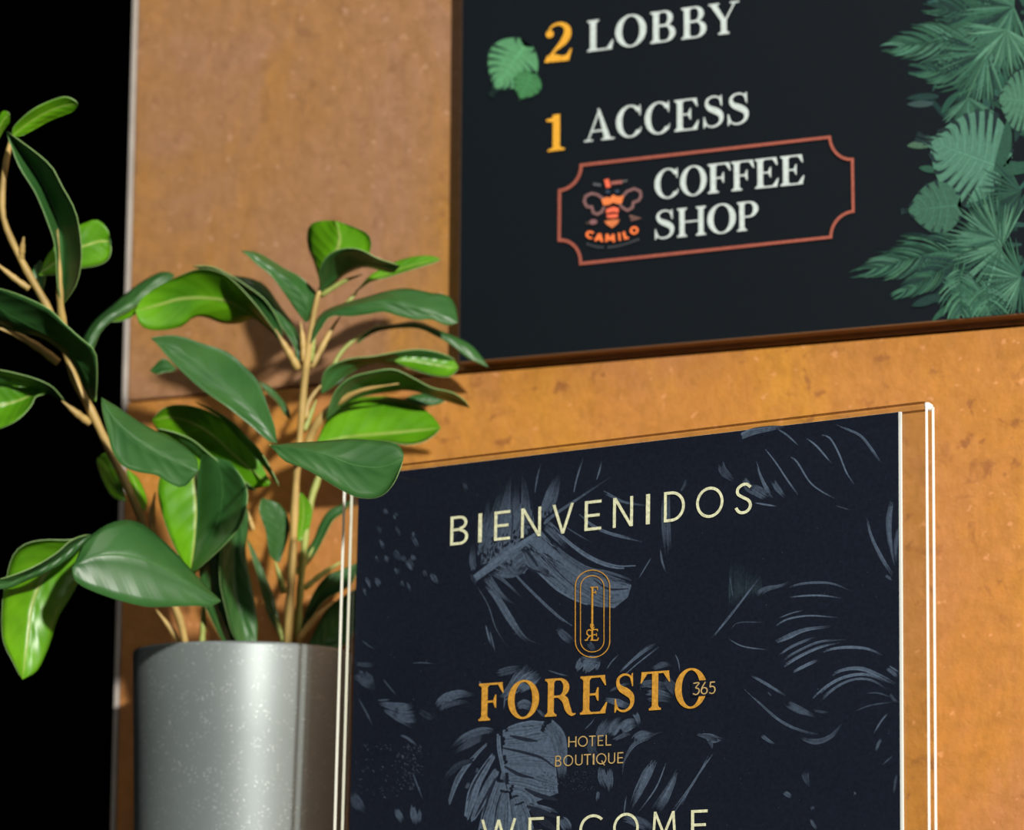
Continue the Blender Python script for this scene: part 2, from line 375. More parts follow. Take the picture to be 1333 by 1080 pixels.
def serif(ch):
    if ch == 'L': return 0.80, stem(.085) + [rc(.2, 0, .76, T_), pg((.60, T_), (.76, T_), (.80, .30), (.765, .30))]
    if ch == 'O': return 0.94, [ell(.47, .5, (.47, .52), (.27, .465), 0, 360, 40)]
    if ch == 'C': return 0.86, [ell(.47, .5, (.47, .52), (.27, .465), 38, 322, 34), pg((.78, .66), (.815, .66), (.815, 1.0), (.78, 1.0), (.74, .86)), pg((.78, .84), (.82, .27), (.84, .27), (.82, .84)) if 0 else pg((.74, .14), (.80, .12), (.85, .27), (.825, .29))]
    if ch == 'B': return 0.80, stem(.085) + [ell(.44, .755, (.27, .245), (.10, .19), -90, 90, 16), rc(.2, .945, .45, 1), rc(.2, .51, .45, .565), ell(.46, .275, (.33, .275), (.145, .22), -90, 90, 16), rc(.2, 0, .47, T_), rc(.2, .495, .47, .55)]
    if ch == 'Y': return 0.96, stem(.385, 0, .46, top=False) + [pg((.03, .96), (.24, .96), (.565, .42), (.39, .42)), pg((.80, .96), (.865, .96), (.57, .44), (.50, .44)), rc(-.02, 1 - T_, .33, 1), rc(.68, 1 - T_, .98, 1)]
    if ch == 'A': return 0.98, [pg((.10, .03), (.155, .03), (.485, .86), (.44, .92)), pg((.66, .03), (.87, .03), (.50, 1.02), (.43, 1.02)), rc(.22, .29, .70, .345), rc(0, 0, .29, T_), rc(.56, 0, .98, T_)]
    if ch == 'E': return 0.82, stem(.085) + [rc(.2, 0, .74, T_), rc(.2, 1 - T_, .72, 1), rc(.2, .485, .52, .54), pg((.58, T_), (.74, T_), (.79, .29), (.755, .29)), pg((.58, 1 - T_), (.72, 1 - T_), (.75, .73), (.72, .73)), pg((.50, .34), (.535, .34), (.535, .69), (.50, .69), (.44, .54), (.44, .485))]
    if ch == 'F': return 0.78, stem(.085) + [rc(.2, 1 - T_, .72, 1), rc(.2, .475, .52, .53), pg((.58, 1 - T_), (.72, 1 - T_), (.755, .72), (.725, .72)), pg((.50, .33), (.535, .33), (.535, .68), (.50, .68), (.44, .53), (.44, .475))]
    if ch == 'H': return 1.04, stem(.085) + stem(.77) + [rc(.2, .485, .8, .54)]
    if ch == 'P': return 0.80, stem(.085) + [ell(.44, .725, (.34, .275), (.15, .22), -90, 90, 18), rc(.2, .945, .45, 1), rc(.2, .45, .45, .505)]
    if ch == 'R': return 0.93, stem(.085) + [ell(.42, .745, (.31, .255), (.13, .20), -90, 90, 18), rc(.2, .945, .43, 1), rc(.2, .49, .43, .545), ('s', *offset([tuple(v) for v in crom([(.40, .52), (.60, .42), (.68, .20), (.80, .03), (.93, .04)], 14)], [.06, .10, .14, .17, .185, .185, .18, .18, .175, .17, .15, .11, .08, .05, .03]))]
    if ch == 'S':
        pts = crom([(.60, .80), (.52, .93), (.34, .975), (.17, .90), (.13, .76), (.22, .62), (.42, .52), (.58, .40), (.61, .23), (.52, .09), (.33, .025), (.15, .08), (.08, .22)], 30)
        w = [.05 + .15 * math.exp(-((i / 30 - .5) / .20) ** 2) for i in range(31)]
        return 0.70, [('s', *offset([tuple(v) for v in pts], w)), pg((.60, .66), (.635, .66), (.625, 1.0), (.595, 1.0), (.54, .88)), pg((.03, 0), (.065, 0), (.12, .12), (.07, .35), (.03, .35))]
    if ch == 'T': return 0.88, stem(.345, top=False) + [rc(.03, 1 - T_, .85, 1), pg((.0, .71), (.03, .71), (.20, 1 - T_), (.03, 1 - T_)), pg((.85, .71), (.88, .71), (.85, 1 - T_), (.68, 1 - T_))]
    if ch == '1': return 0.56, stem(.185, top=False, e=.14, s=.2) + [pg((.0, .84), (.185, .80), (.385, 1.0), (.33, 1.0), (.10, .90), (.0, .90))]
    if ch == '2':
        pts = crom([(.12, .70), (.20, .90), (.42, .975), (.62, .88), (.66, .70), (.55, .50), (.34, .32), (.13, .10)], 26)
        w = [.05 + .16 * math.exp(-((i / 26 - .56) / .22) ** 2) for i in range(27)]
        return 0.78, [('s', *offset([tuple(v) for v in pts], w)), ell(.17, .73, (.11, .10), (0, 0), 0, 360, 14), pg((.02, 0), (.10, .17), (.30, .20), (.52, .13), (.64, .16), (.74, .30), (.78, .30), (.70, .0)), ]
    return 0.5, []
def sans(ch, w=.095):
    h = w / 2
    def v(x, y0=0, y1=1): return rc(x - h, y0, x + h, y1)
    def hz(y, x0, x1): return rc(x0, y - h, x1, y + h)
    def bar(a, b_): return path([a, b_], w)
    def O(cx=.48, rx=.48): return ell(cx, .5, (rx, .51), (rx - w, .51 - w), 0, 360, 40)
    if ch == 'B': return .56, [v(h), hz(1 - h, 0, .30), hz(.53, 0, .32), hz(h, 0, .32), ell(.29, .76, (.235, .24), (.235 - w, .24 - w), -90, 90, 14), ell(.31, .27, (.25, .27), (.25 - w, .27 - w), -90, 90, 14)]
    if ch == 'I': return w, [v(h)]
    if ch == 'E': return .50, [v(h), hz(1 - h, 0, .50), hz(.50, 0, .45), hz(h, 0, .50)]
    if ch == 'F': return .50, [v(h), hz(1 - h, 0, .50), hz(.50, 0, .42)]
    if ch == 'L': return .48, [v(h), hz(h, 0, .48)]
    if ch == 'N': return .66, [v(h), v(.66 - h), pg((0, 1), (w * 1.1, 1), (.66, 0), (.66 - w * 1.1, 0))]
    if ch == 'V': return .74, [pg((0, 1), (w * 1.08, 1), (.37 + h, 0), (.37 - h, 0)), pg((.74 - w * 1.08, 1), (.74, 1), (.37 + h, 0), (.37 - h, 0))]
    if ch == 'D': return .72, [v(h), hz(1 - h, 0, .27), hz(h, 0, .27), ell(.25, .5, (.46, .5), (.46 - w, .5 - w), -90, 90, 24)]
    if ch == 'O': return .96, [O()]
    if ch == 'Q': return .96, [O(), path([(.52, .34), (.62, .12), (.80, -.12)], w)]
    if ch == 'C': return .82, [ell(.48, .5, (.48, .51), (.48 - w, .51 - w), 45, 315, 34)]
    if ch == 'S': return .56, [path([(.50, .85), (.38, .955), (.22, .94), (.09, .82), (.10, .66), (.26, .54), (.44, .42), (.50, .25), (.42, .10), (.26, .04), (.12, .09), (.035, .22)], w, 34)]
    if ch == 'W': return 1.22, [bar((.04, 1), (.34, 0)), bar((.34, 0), (.61, .97)), bar((.61, .97), (.88, 0)), bar((.88, 0), (1.18, 1))]
    if ch == 'M': return .92, [bar((.05, 0), (.12, 1)), bar((.12, .98), (.46, .22)), bar((.46, .22), (.80, .98)), bar((.80, 1), (.87, 0))]
    if ch == 'H': return .66, [v(h), v(.66 - h), hz(.5, 0, .66)]
    if ch == 'T': return .60, [v(.30), hz(1 - h, 0, .60)]
    if ch == 'U': return .62, [v(h, .28, 1), v(.62 - h, .28, 1), ell(.31, .31, (.31, .31), (.31 - w, .31 - w), 180, 360, 18)]
    if ch == 'A': return .74, [bar((.05, 0), (.37, 1)), bar((.69, 0), (.37, 1)), hz(.32, .14, .60)]
    if ch == '3': return .52, [path([(.05, .96), (.46, .96), (.22, .60), (.42, .50), (.47, .28), (.36, .08), (.18, .04), (.03, .14)], w * .9, 30)]
    if ch == '6': return .56, [ell(.28, .30, (.28, .30), (.28 - w, .30 - w), 0, 360, 26), path([(.04, .33), (.14, .62), (.36, 1.0)], w, 8)]
    if ch == '5': return .54, [hz(1 - h, .12, .48), bar((.14, .98), (.09, .55)), path([(.09, .56), (.25, .62), (.42, .54), (.48, .32), (.40, .10), (.22, .04), (.04, .12)], w, 24)]
    return .4, []
def write(P, font, letters, b0, b1, cap_px, col, mirror=False):
    """letters: (char, x0, x1) in image columns; b0, b1: two points of the base line; cap height in pixels measured at b0"""
    d0 = (P.pt(*b0) - C).length
    hm = (P.pt(b0[0], b0[1] - cap_px) - P.pt(*b0)).length
    for ch, x0, x1 in letters:
        wg, shapes = font(ch)
        def by(x): return b0[1] + (b1[1] - b0[1]) * (x - b0[0]) / (b1[0] - b0[0])
        pa, pb = P.pt(x0, by(x0)), P.pt(x1, by(x1))
        def tr_(q): return pa.lerp(pb, q[0] / wg) if False else pa + (pb - pa) * (q[0] / wg) + P.up * (q[1] * hm)
        for sh in shapes:
            if sh[0] == 'p': P.poly3([tr_(q) for q in sh[1]], col)
            else: P.strip3([tr_(q) for q in sh[1]], [tr_(q) for q in sh[2]], col)
def zz(ox, oy, s): return lambda x, y: (ox + x / s, oy + y / s)      # reading of an enlarged crop back to frame coordinates
def jit(c, a, rnd): k = 1 + rnd.uniform(-a, a); return tuple(max(0, v * k * (1 + rnd.uniform(-a, a) * .3)) for v in c)

# ------------------------------------------------------------------ the directory sign on the wall
ST = 0.0078
sp0 = Vector((0, -ST, 0))
def sg(px, py): return on_plane(px, py, sp0, YN)
sx0, sx1, sz0 = sg(598.6, 240).x, sg(1346, 300).x, sg(680, 465.5).z
sz1 = sz0 + 0.36
sign = tag(empty('directory_sign', ((sx0 + sx1) / 2, 0, sz0)), 'dark navy floor directory panel with green jungle leaves, mounted on the tiled wall', 'sign')
vv, ff = box_vf(Vector((sx0, -ST, sz0)), Vector((sx1 - sx0, 0, 0)), Vector((0, ST - 0.0001, 0)), Vector((0, 0, sz1 - sz0)), 0.0003)
mesh_obj('panel', vv, ff, M['sign_bounce_brown'], sign)
P = Print(sp0, YN, UP, 0.00008)
NAVY = lin((9, 17, 24)); CREAM = lin((190, 202, 200)); GOLD = lin((222, 162, 52)); TERRA = lin((152, 84, 70)); ORNG = lin((236, 120, 66))
e = 0.0004
P.poly3([Vector((a, -ST, b_)) for a, b_ in ((sx0 + e, sz0 + e), (sx1 - e, sz0 + e), (sx1 - e, sz1 - e), (sx0 + e, sz1 - e))], NAVY)
P.build('printed_face', M['sign_ink'], sign, 'dark navy printed face')
mesh_obj('side_edge', *box_vf(Vector((sx0 - 0.0001, -ST - 0.00005, sz0)), Vector((0.0002, 0, 0)), Vector((0, ST, 0)), Vector((0, 0, sz1 - sz0))), M['sign_black'], sign)

# green jungle leaves printed along the right side
rnd = random.Random(4)
GRN = [lin(c) for c in ((40, 76, 62), (52, 92, 74), (66, 108, 88), (28, 54, 50), (80, 124, 102))]
DK = lin((27, 44, 46))
def leaflet(P, x, y, ang, L, w, col, bend=0.0):
    a = math.radians(ang); pts = []; ws = []
    for i in range(9):
        t = i / 8; aa = a + bend * t
        pts.append((x + math.cos(aa) * L * t, y - math.sin(aa) * L * t)); ws.append(w * (math.sin(math.pi * min(1, (t * .92 + .08))) ** .7) + .15)
    P.stroke(pts, ws, col)
def fan(P, x, y, a0, a1, n, L, w, cols, bend=0.0):
    n = int(n * 1.5); w = w * .62
    for i in range(n):
        t = i / (n - 1); a = a0 + (a1 - a0) * t + rnd.uniform(-2, 2)
        leaflet(P, x, y, a, L * rnd.uniform(.82, 1.05), w, jit(rnd.choice(cols), .15, rnd), bend * (1 if t > .5 else -1))
def frond(P, x0, y0, x1, y1, n, L, w, cols, spread=62, taper=.45):
    n = int(n * 1.5); w = w * .62
    ang = math.degrees(math.atan2(y0 - y1, x1 - x0))
    for i in range(n):
        t = i / (n - 1); x, y = x0 + (x1 - x0) * t, y0 + (y1 - y0) * t
        l = L * (1 - (1 - taper) * t) * rnd.uniform(.85, 1.08) * (0.55 + .45 * min(1, t * 5))
        sp = spread * (1 - .55 * t)
        for s_ in (1, -1): leaflet(P, x, y, ang + s_ * sp + rnd.uniform(-4, 4), l, w, jit(rnd.choice(cols), .2, rnd), -s_ * .35)
    P.stroke([(x0, y0), (x1, y1)], [1.6, .7], cols[0])
def monstera(P, bx, by, ang, L, Wd, col, dark, n=8, fill=.82):
    """split leaf: lobes from a midrib, dark gaps between them"""
    a = math.radians(ang); ux, uy = math.cos(a), -math.sin(a); nx, ny = uy, -ux
    def loc(u, v_): return (bx + ux * L * u + nx * Wd * v_, by + uy * L * u + ny * Wd * v_)
    def half(u): return max(0.0, math.sin(math.pi * min(1, (u + .22) / 1.22) ** .9)) ** .75
    outl = []
    for i in range(25): u = -.20 + 1.20 * i / 24; outl.append(loc(u, half(u)))
    left = [loc(-.20 + 1.20 * i / 24, -half(-.20 + 1.20 * i / 24)) for i in range(25)]
    outl[0] = left[0] = loc(-.06, 0)
    P.strip3([P.pt(*q) for q in outl], [P.pt(*q) for q in left], jit(col, .05, rnd))
    for s_ in (1, -1):
        for i in range(n):
            u0 = -.02 + i / n * .92; k = .10 + .30 * max(0, u0)
            if i == 0: k = -.16
            def cu(v_): return u0 + k * v_ ** 1.3
            hh = lambda v_: half(max(-.19, min(.99, cu(v_))))
            P.stroke([loc(cu(v_), s_ * v_ * hh(v_) * 1.0) for v_ in (.05, .3, .55, .8, .95)], [1.0, .9, .8, .6, .3], jit(tuple(v * 1.45 for v in col), .05, rnd))
            du = .5 * .92 / n
            P.stroke([loc(cu(v_) + du, s_ * v_ * half(max(-.19, min(.99, cu(v_) + du)))) for v_ in (1 - fill, (2 - fill) / 2, .85, 1.06)], [.3, L * .04, L * .055, L * .075], jit(dark, .2, rnd))
            if i % 2 == 0: P.stroke([loc(cu(v_) + du * .5, s_ * v_ * hh(v_)) for v_ in (.2, .5, .85)], [.4, L * .02, .4], jit(tuple(v * .72 for v in col), .1, rnd))
    P.stroke([loc(-.06, 0), loc(.98, 0)], [1.6, .6], tuple(v * 1.5 for v in col))
# backdrop: dark foliage mass
for k in range(150):
    y = rnd.uniform(-40, 415); x = rnd.uniform(1225, 1345)
    leaflet(P, x, y, rnd.uniform(0, 360), rnd.uniform(25, 55), rnd.uniform(5, 10), jit(lin((34, 66, 58)), .4, rnd), rnd.uniform(-.5, .5))
# upper palm heads
fan(P, 1292, 30, 100, 300, 26, 88, 5, GRN[:3] + [GRN[3]])
frond(P, 1262, 52, 1172, 60, 17, 62, 3.6, GRN[:3]); frond(P, 1300, 100, 1205, 92, 14, 60, 4, GRN[:2] + [GRN[3]])
frond(P, 1290, 20, 1222, 12, 14, 50, 4.2, [GRN[3], GRN[0]])
fan(P, 1286, 68, 150, 290, 20, 78, 4.5, GRN[:4]); fan(P, 1320, 10, 90, 290, 18, 80, 6, GRN[:4])
fan(P, 1312, 40, 170, 330, 20, 60, 5, [GRN[1], GRN[4], GRN[2]])
leaflet(P, 1222, 126, 178, 42, 9, GRN[3], .1); leaflet(P, 1215, 135, 182, 34, 9, lin((50, 70, 70)))
leaflet(P, 1215, 188, 178, 34, 11, lin((66, 96, 78)), .1); leaflet(P, 1222, 222, 172, 26, 9, GRN[0])
monstera(P, 1345, 132, 176, 44, 40, GRN[2], DK, 7, .5)
fan(P, 1262, 128, 210, 330, 14, 46, 5, GRN[:3])
# large split leaf
monstera(P, 1298, 216, 160, 92, 62, lin((72, 116, 98)), DK, 9, .60)
leaflet(P, 1296, 224, 60, 70, 16, GRN[0], .3); leaflet(P, 1300, 226, 20, 60, 16, GRN[0], -.2)
monstera(P, 1243, 268, 186, 60, 34, lin((54, 92, 76)), DK, 6, .3)
fan(P, 1330, 250, 120, 260, 16, 58, 4, [GRN[3], GRN[0]])
# lower palms
frond(P, 1262, 318, 1138, 350, 26, 66, 3.4, GRN[:3] + [GRN[3]], 58, .5)
frond(P, 1268, 330, 1180, 378, 16, 54, 4, GRN[:2] + [GRN[3]], 60)
fan(P, 1304, 322, 60, 280, 34, 66, 4.2, GRN[:3] + [GRN[4]])
fan(P, 1300, 312, 90, 200, 12, 74, 5, [GRN[2], GRN[0]])
frond(P, 1300, 400, 1244, 372, 13, 42, 4, GRN[:3]); fan(P, 1330, 362, 100, 290, 26, 62, 3.6, GRN[:3] + [GRN[4]])
frond(P, 1250, 352, 1252, 408, 10, 40, 4, GRN[:3], 80, .9); leaflet(P, 1225, 385, 200, 40, 12, GRN[3])
frond(P, 1285, 372, 1290, 412, 9, 44, 3.4, GRN[:3], 78, .9)
P.clip(Vector((0, 0, sz0 + e)), UP); P.clip(Vector((sx1 - e, 0, 0)), Vector((-1, 0, 0)))
P.build('leaf_print', M['sign_ink'], sign, 'printed green palm and split leaves')
# small leaf pair beside the 2
monstera(P, 681, 64, 236, 62, 34, lin((82, 138, 96)), lin((24, 44, 40)), 8, .62)
monstera(P, 692, 99, 246, 32, 19, lin((62, 118, 74)), lin((26, 48, 40)), 5, .3)
P.build('leaf_print', M['sign_ink'], sign, 'small printed leaf pair beside the number 2')

Z7 = zz(600, 0, 3.1775); Z1 = zz(700, 160, 3.1)
def sp_(o, s, L): return [(c, o + a / s, o + b_ / s) for c, a, b_ in L]
write(P, serif, sp_(600, 3.1775, [('2', 345, 462)]), Z7(345, 262), Z7(462, 250), 50, GOLD)
P.build('floor_number', M['sign_ink'], sign, 'golden number 2')
write(P, serif, sp_(600, 3.1775, [('1', 356, 438)]), Z7(356, 630), Z7(438, 620), 47, GOLD)
P.build('floor_number', M['sign_ink'], sign, 'golden number 1')
write(P, serif, sp_(600, 3.1775, [('L', 526, 634), ('O', 642, 770), ('B', 787, 892), ('B', 915, 1020), ('Y', 1030, 1152)]), Z7(528, 217), Z7(1118, 140), 40.5, CREAM)
P.build('lettering', M['sign_ink'], sign, 'cream serif word LOBBY')
write(P, serif, sp_(600, 3.1775, [('A', 513, 638), ('C', 645, 752), ('C', 764, 870), ('E', 886, 992), ('S', 1003, 1092), ('S', 1103, 1196)]), Z7(513, 590), Z7(1196, 512), 40.5, CREAM)
P.build('lettering', M['sign_ink'], sign, 'cream serif word ACCESS')
write(P, serif, sp_(700, 3.1, [('C', 475, 573), ('O', 578, 685), ('F', 690, 785), ('F', 785, 880), ('E', 880, 980), ('E', 983, 1083)]), Z1(475, 310), Z1(1083, 247), 38, CREAM)
P.build('lettering', M['sign_ink'], sign, 'cream serif word COFFEE')
write(P, serif, sp_(700, 3.1, [('S', 473, 556), ('H', 566, 682), ('O', 688, 803), ('P', 808, 896)]), Z1(473, 473), Z1(870, 434), 37.5, CREAM)
P.build('lettering', M['sign_ink'], sign, 'cream serif word SHOP')
# ornamental frame with scooped corners
def scoop(a, b_, c, n=9):                        # quarter arc from a to b_ round centre c (parallelogram mapping)
    return [(c[0] + (a[0] - c[0]) * math.cos(t) + (b_[0] - c[0]) * math.sin(t), c[1] + (a[1] - c[1]) * math.cos(t) + (b_[1] - c[1]) * math.sin(t)) for t in [math.pi / 2 * i / n for i in range(n + 1)]]
fr_ = scoop((729.6, 248.5), (757.5, 215.5), (728.5, 219)) + scoop((1081, 179), (1110.5, 208), (1109, 176.5)) + scoop((1111.6, 275.5), (1082.5, 309), (1112, 306)) + scoop((757, 343.5), (729.0, 313), (728, 346))
fr_.append(fr_[0])
P.stroke(fr_, 3.9, TERRA, True)
P.build('frame_line', M['sign_ink'], sign, 'terracotta frame line with scooped corners')
# bee emblem
Z9 = zz(740, 215, 9.0)
GR = lin((124, 92, 92)); OR2 = lin((226, 124, 70)); OR3 = lin((232, 106, 78))
def el9(cx, cy, rx, ry, rot, col, w=None, n=22):
    pts = []
    for i in range(n + 1):
        a = 2 * math.pi * i / n; x, y = rx * math.cos(a), ry * math.sin(a); r_ = math.radians(rot)
        pts.append(Z9(cx + x * math.cos(r_) - y * math.sin(r_), cy + x * math.sin(r_) + y * math.cos(r_)))
    if w: P.stroke(pts, w, col, True)
    else: P.poly(pts[:-1], col)
P.stroke([Z9(*q) for q in ((420, 400), (350, 350), (280, 335), (210, 370), (195, 430), (225, 490), (285, 495), (300, 560), (350, 580), (400, 550), (430, 490))], 3.6, GR)
P.stroke([Z9(*q) for q in ((640, 375), (700, 310), (780, 280), (850, 310), (860, 370), (830, 420), (770, 440), (760, 500), (700, 535), (640, 500), (610, 460))], 3.6, GR)
P.poly([Z9(*q) for q in ((395, 410), (460, 375), (490, 390), (535, 350), (580, 375), (660, 360), (635, 450), (585, 460), (535, 440), (480, 470), (420, 475))], OR2)
P.poly([Z9(*q) for q in ((455, 520), (535, 490), (600, 510), (595, 560), (525, 550), (450, 570))], OR3)
P.poly([Z9(*q) for q in ((455, 590), (525, 575), (590, 575), (585, 615), (530, 625), (465, 620))], OR3)
P.poly([Z9(*q) for q in ((430, 660), (520, 645), (610, 640), (585, 690), (520, 740), (460, 700))], lin((206, 118, 72)))
P.stroke([Z9(455, 170), Z9(480, 265)], 6, OR3); P.stroke([Z9(510, 215), Z9(640, 200)], 4.5, lin((150, 90, 84))); P.stroke([Z9(640, 195), Z9(700, 185)], 2.5, lin((90, 90, 88)))
P.stroke([Z9(300, 225), Z9(390, 240)], 3.2, lin((86, 88, 94)))
el9(470, 315, 26, 20, 0, lin((52, 66, 86))); el9(580, 310, 26, 20, 0, lin((52, 66, 86)))
el9(300, 670, 48, 30, -8, lin((130, 92, 96))); P.stroke([Z9(215, 685), Z9(260, 675)], 2, lin((80, 70, 60)))
P.stroke([Z9(725, 600), Z9(845, 625), Z9(740, 645)], 3, lin((120, 90, 84)))
# curved maker's name
Zc = [('C', 258, 818, 16), ('A', 370, 850, 8), ('M', 498, 857, 1), ('I', 607, 842, -7), ('L', 680, 826, -14), ('O', 780, 768, -22)]
for ch, cx, cy, rot in Zc:
    wg, shapes = sans(ch, .26); k = 92; r_ = math.radians(rot); wd = {'M': 100, 'I': 26 / 1, 'L': 58, 'O': 104, 'C': 92, 'A': 92}[ch] / 1.0 / wg
    for sh in shapes:
        def tq(q):
            x, y = (q[0] - wg / 2) * wd, -(q[1] - .5) * k
            return P.pt(*Z9(cx + x * math.cos(r_) - y * math.sin(r_), cy + x * math.sin(r_) + y * math.cos(r_)))
        if sh[0] == 'p': P.poly3([tq(q) for q in sh[1]], ORNG)
        else: P.strip3([tq(q) for q in sh[1]], [tq(q) for q in sh[2]], ORNG)
for i in range(15):                              # unreadably small line of print under it
    t = i / 14; x = 225 + 585 * t; y = 925 + 60 * math.sin(math.pi * (t ** .85)) - 45 * t
    if i in (5,): continue
    P.stroke([Z9(x, y), Z9(x + 24, y + 6 - 14 * t)], 2.4, lin((78, 82, 86)))
P.build('bee_emblem', M['sign_ink'], sign, 'orange bee emblem with the word CAMILO')

# ------------------------------------------------------------------ acrylic holder and welcome card
UH = nrm((5857, 750, 4300)); VH = Vector((401, 21521, -4300)); VH = (VH - UH * VH.dot(UH)).normalized(); NH = UH.cross(VH)
UH, VH, NH = R @ UH, R @ VH, R @ NH                       # right, up, towards the viewer
CW = 0.210
lo, hi = 0.7, 1.3
for _ in range(50):                                       # depth at which the card is 210 mm wide
    mid_ = (lo + hi) / 2; p0 = at(1173.5, 760, mid_)
    wdt = (p0 - on_plane(460.8, 850, p0, NH)).dot(UH)
    if wdt < CW: lo = mid_
    else: hi = mid_
cp0 = p0
def cpt(px, py): return on_plane(px, py, cp0, NH)
def uv_(p): q = p - cp0; return q.dot(UH), q.dot(VH)
def fp(u, v_, n=0.0): return cp0 + UH * u + VH * v_ + NH * n
ur, ul = 0.0, -CW; vt = uv_(cpt(1172.3, 535.5))[1]; vb = vt - 0.297
hb = vb - 0.004
CZ = min(fp(ul, hb, n).z for n in (-0.004, 0.003)) - 0.003
print('card depth', (R.transposed() @ (fp(0, vt) - C)).z, (R.transposed() @ (fp(ul, vt) - C)).z, 'counter z', CZ, 'cam', C)
ts = 0.0019; g0 = 0.0008                                    # sheet thickness, card clearance
def n_front(px, py, n):                                    # u coordinate on a plane offset n in front of the card
    p = on_plane(px, py, cp0 + NH * n, NH); return uv_(p)
f1 = ts + g0
hl = n_front(436.6, 980, f1)[0]; hr = n_front(1206.8, 980, f1)[0]; ht = n_front(1100, 534.2, f1)[1]
bk = -0.0012
holder = tag(empty('sign_holder', fp((hl + hr) / 2, hb)), 'upright clear acrylic sign holder with bright cut edges, holding the dark welcome card', 'sign holder')
holder.location.z = CZ
def sheet(n0, n1, top):
    v_, f_ = box_vf(fp(hl, hb, n0), UH * (hr - hl), VH * (top - hb), NH * (n1 - n0), 0.0002)
    o = mesh_obj('acrylic_sheet', v_, f_, M['acrylic'], holder)
    for u, s_ in ((hl, -1), (hr, 1)):
        mesh_obj('cut_edge', *box_vf(fp(u - (0.00012 if s_ < 0 else -0.00002), hb, n0 + .00035), UH * 0.0001, VH * (top - hb - .0006), NH * (n1 - n0 - .0006)), M['edge'], holder)
sheet(g0, f1, ht); sheet(bk - ts, bk, ht - 0.0004)
holder.children[0]['label'] = 'front clear acrylic sheet'
M['edge_top'] = None
m, nt, b = mat('polished_top_edge'); nt.nodes.remove(b)
tr = N(nt, 'ShaderNodeBsdfTransparent'); tr.inputs[0].default_value = (0.62, 0.56, 0.52, 1)
gl = N(nt, 'ShaderNodeBsdfGlossy'); gl.inputs['Roughness'].default_value = 0.15
ms = N(nt, 'ShaderNodeMixShader'); ms.inputs[0].default_value = 0.10
nt.links.new(tr.outputs[0], ms.inputs[1]); nt.links.new(gl.outputs[0], ms.inputs[2]); nt.links.new(ms.outputs[0], nt.nodes['Material Output'].inputs['Surface']); M['edge_top'] = m
mesh_obj('top_edge', *box_vf(fp(hl + .0005, ht - .00035, g0), UH * (hr - hl - .001), VH * 0.0003, NH * ts), M['edge_top'], holder)
mesh_obj('top_edge', *box_vf(fp(hl + .0005, ht - .0019, bk - ts), UH * (hr - hl - .001), VH * 0.0003, NH * ts), M['edge_top'], holder)
# glued corner blob
bm = bmesh.new(); bmesh.ops.create_icosphere(bm, subdivisions=2, radius=1.0)
for q in bm.verts:
    k = 1 + .18 * math.sin(q.co.x * 9 + q.co.z * 7); q.co = fp(hr - .0002, ht - .0012, -.0004) + (UH * q.co.x * .0009 + VH * q.co.y * .0013 + NH * q.co.z * .0024) * k
vv = [q.co.copy() for q in bm.verts]; ff = [[q.index for q in f_.verts] for f_ in bm.faces]; bm.free()
mesh_obj('glued_corner', vv, ff, M['edge'], holder, smooth=True)
mesh_obj('foot', *box_vf(fp(hl, hb - .0001, .02) - UP * 0.003, UH * (hr - hl), (NH - UP * NH.z).normalized() * -0.075, UP * 0.003, .0004), M['acrylic'], holder)

card = tag(empty('welcome_card', fp(ul / 2, vb)), 'dark blue hotel welcome card with grey brushed leaves and golden lettering, inside the acrylic holder', 'card')
v_, f_ = box_vf(fp(ul, vb, -0.0008), UH * CW, VH * (vt - vb), NH * 0.0007)
mesh_obj('paper', v_, f_, M['paper_white'], card, None and '')
K = Print(cp0, NH, VH, -0.00008)
CB = lin((24, 29, 44))
ui, vi = 0.0008, 0.00003
K.poly3([fp(ul, vb), fp(ur - ui, vb), fp(ur - ui, vt - vi), fp(ul, vt - vi)], CB)
K.build('printed_face', M['card_ink'], card, 'dark blue printed face')
rnd = random.Random(11)
GB = lin((98, 113, 138)); GT = lin((76, 100, 112))
def lerpc(a, b_, t): return tuple(x + (y - x) * t for x, y in zip(a, b_))
def fstroke(pts, ws, cols):
    A, B = offset(pts, ws); l = K.n * (K.base + K.z * 6e-7); i = len(K.v)
    for a, b_ in zip(A, B): K.v += [K.pt(*a) + l, K.pt(*b_) + l]
    for k in range(len(pts) - 1):
        K.f.append([i + 2 * k, i + 2 * k + 1, i + 2 * k + 3, i + 2 * k + 2]); K.c.append(cols[k])
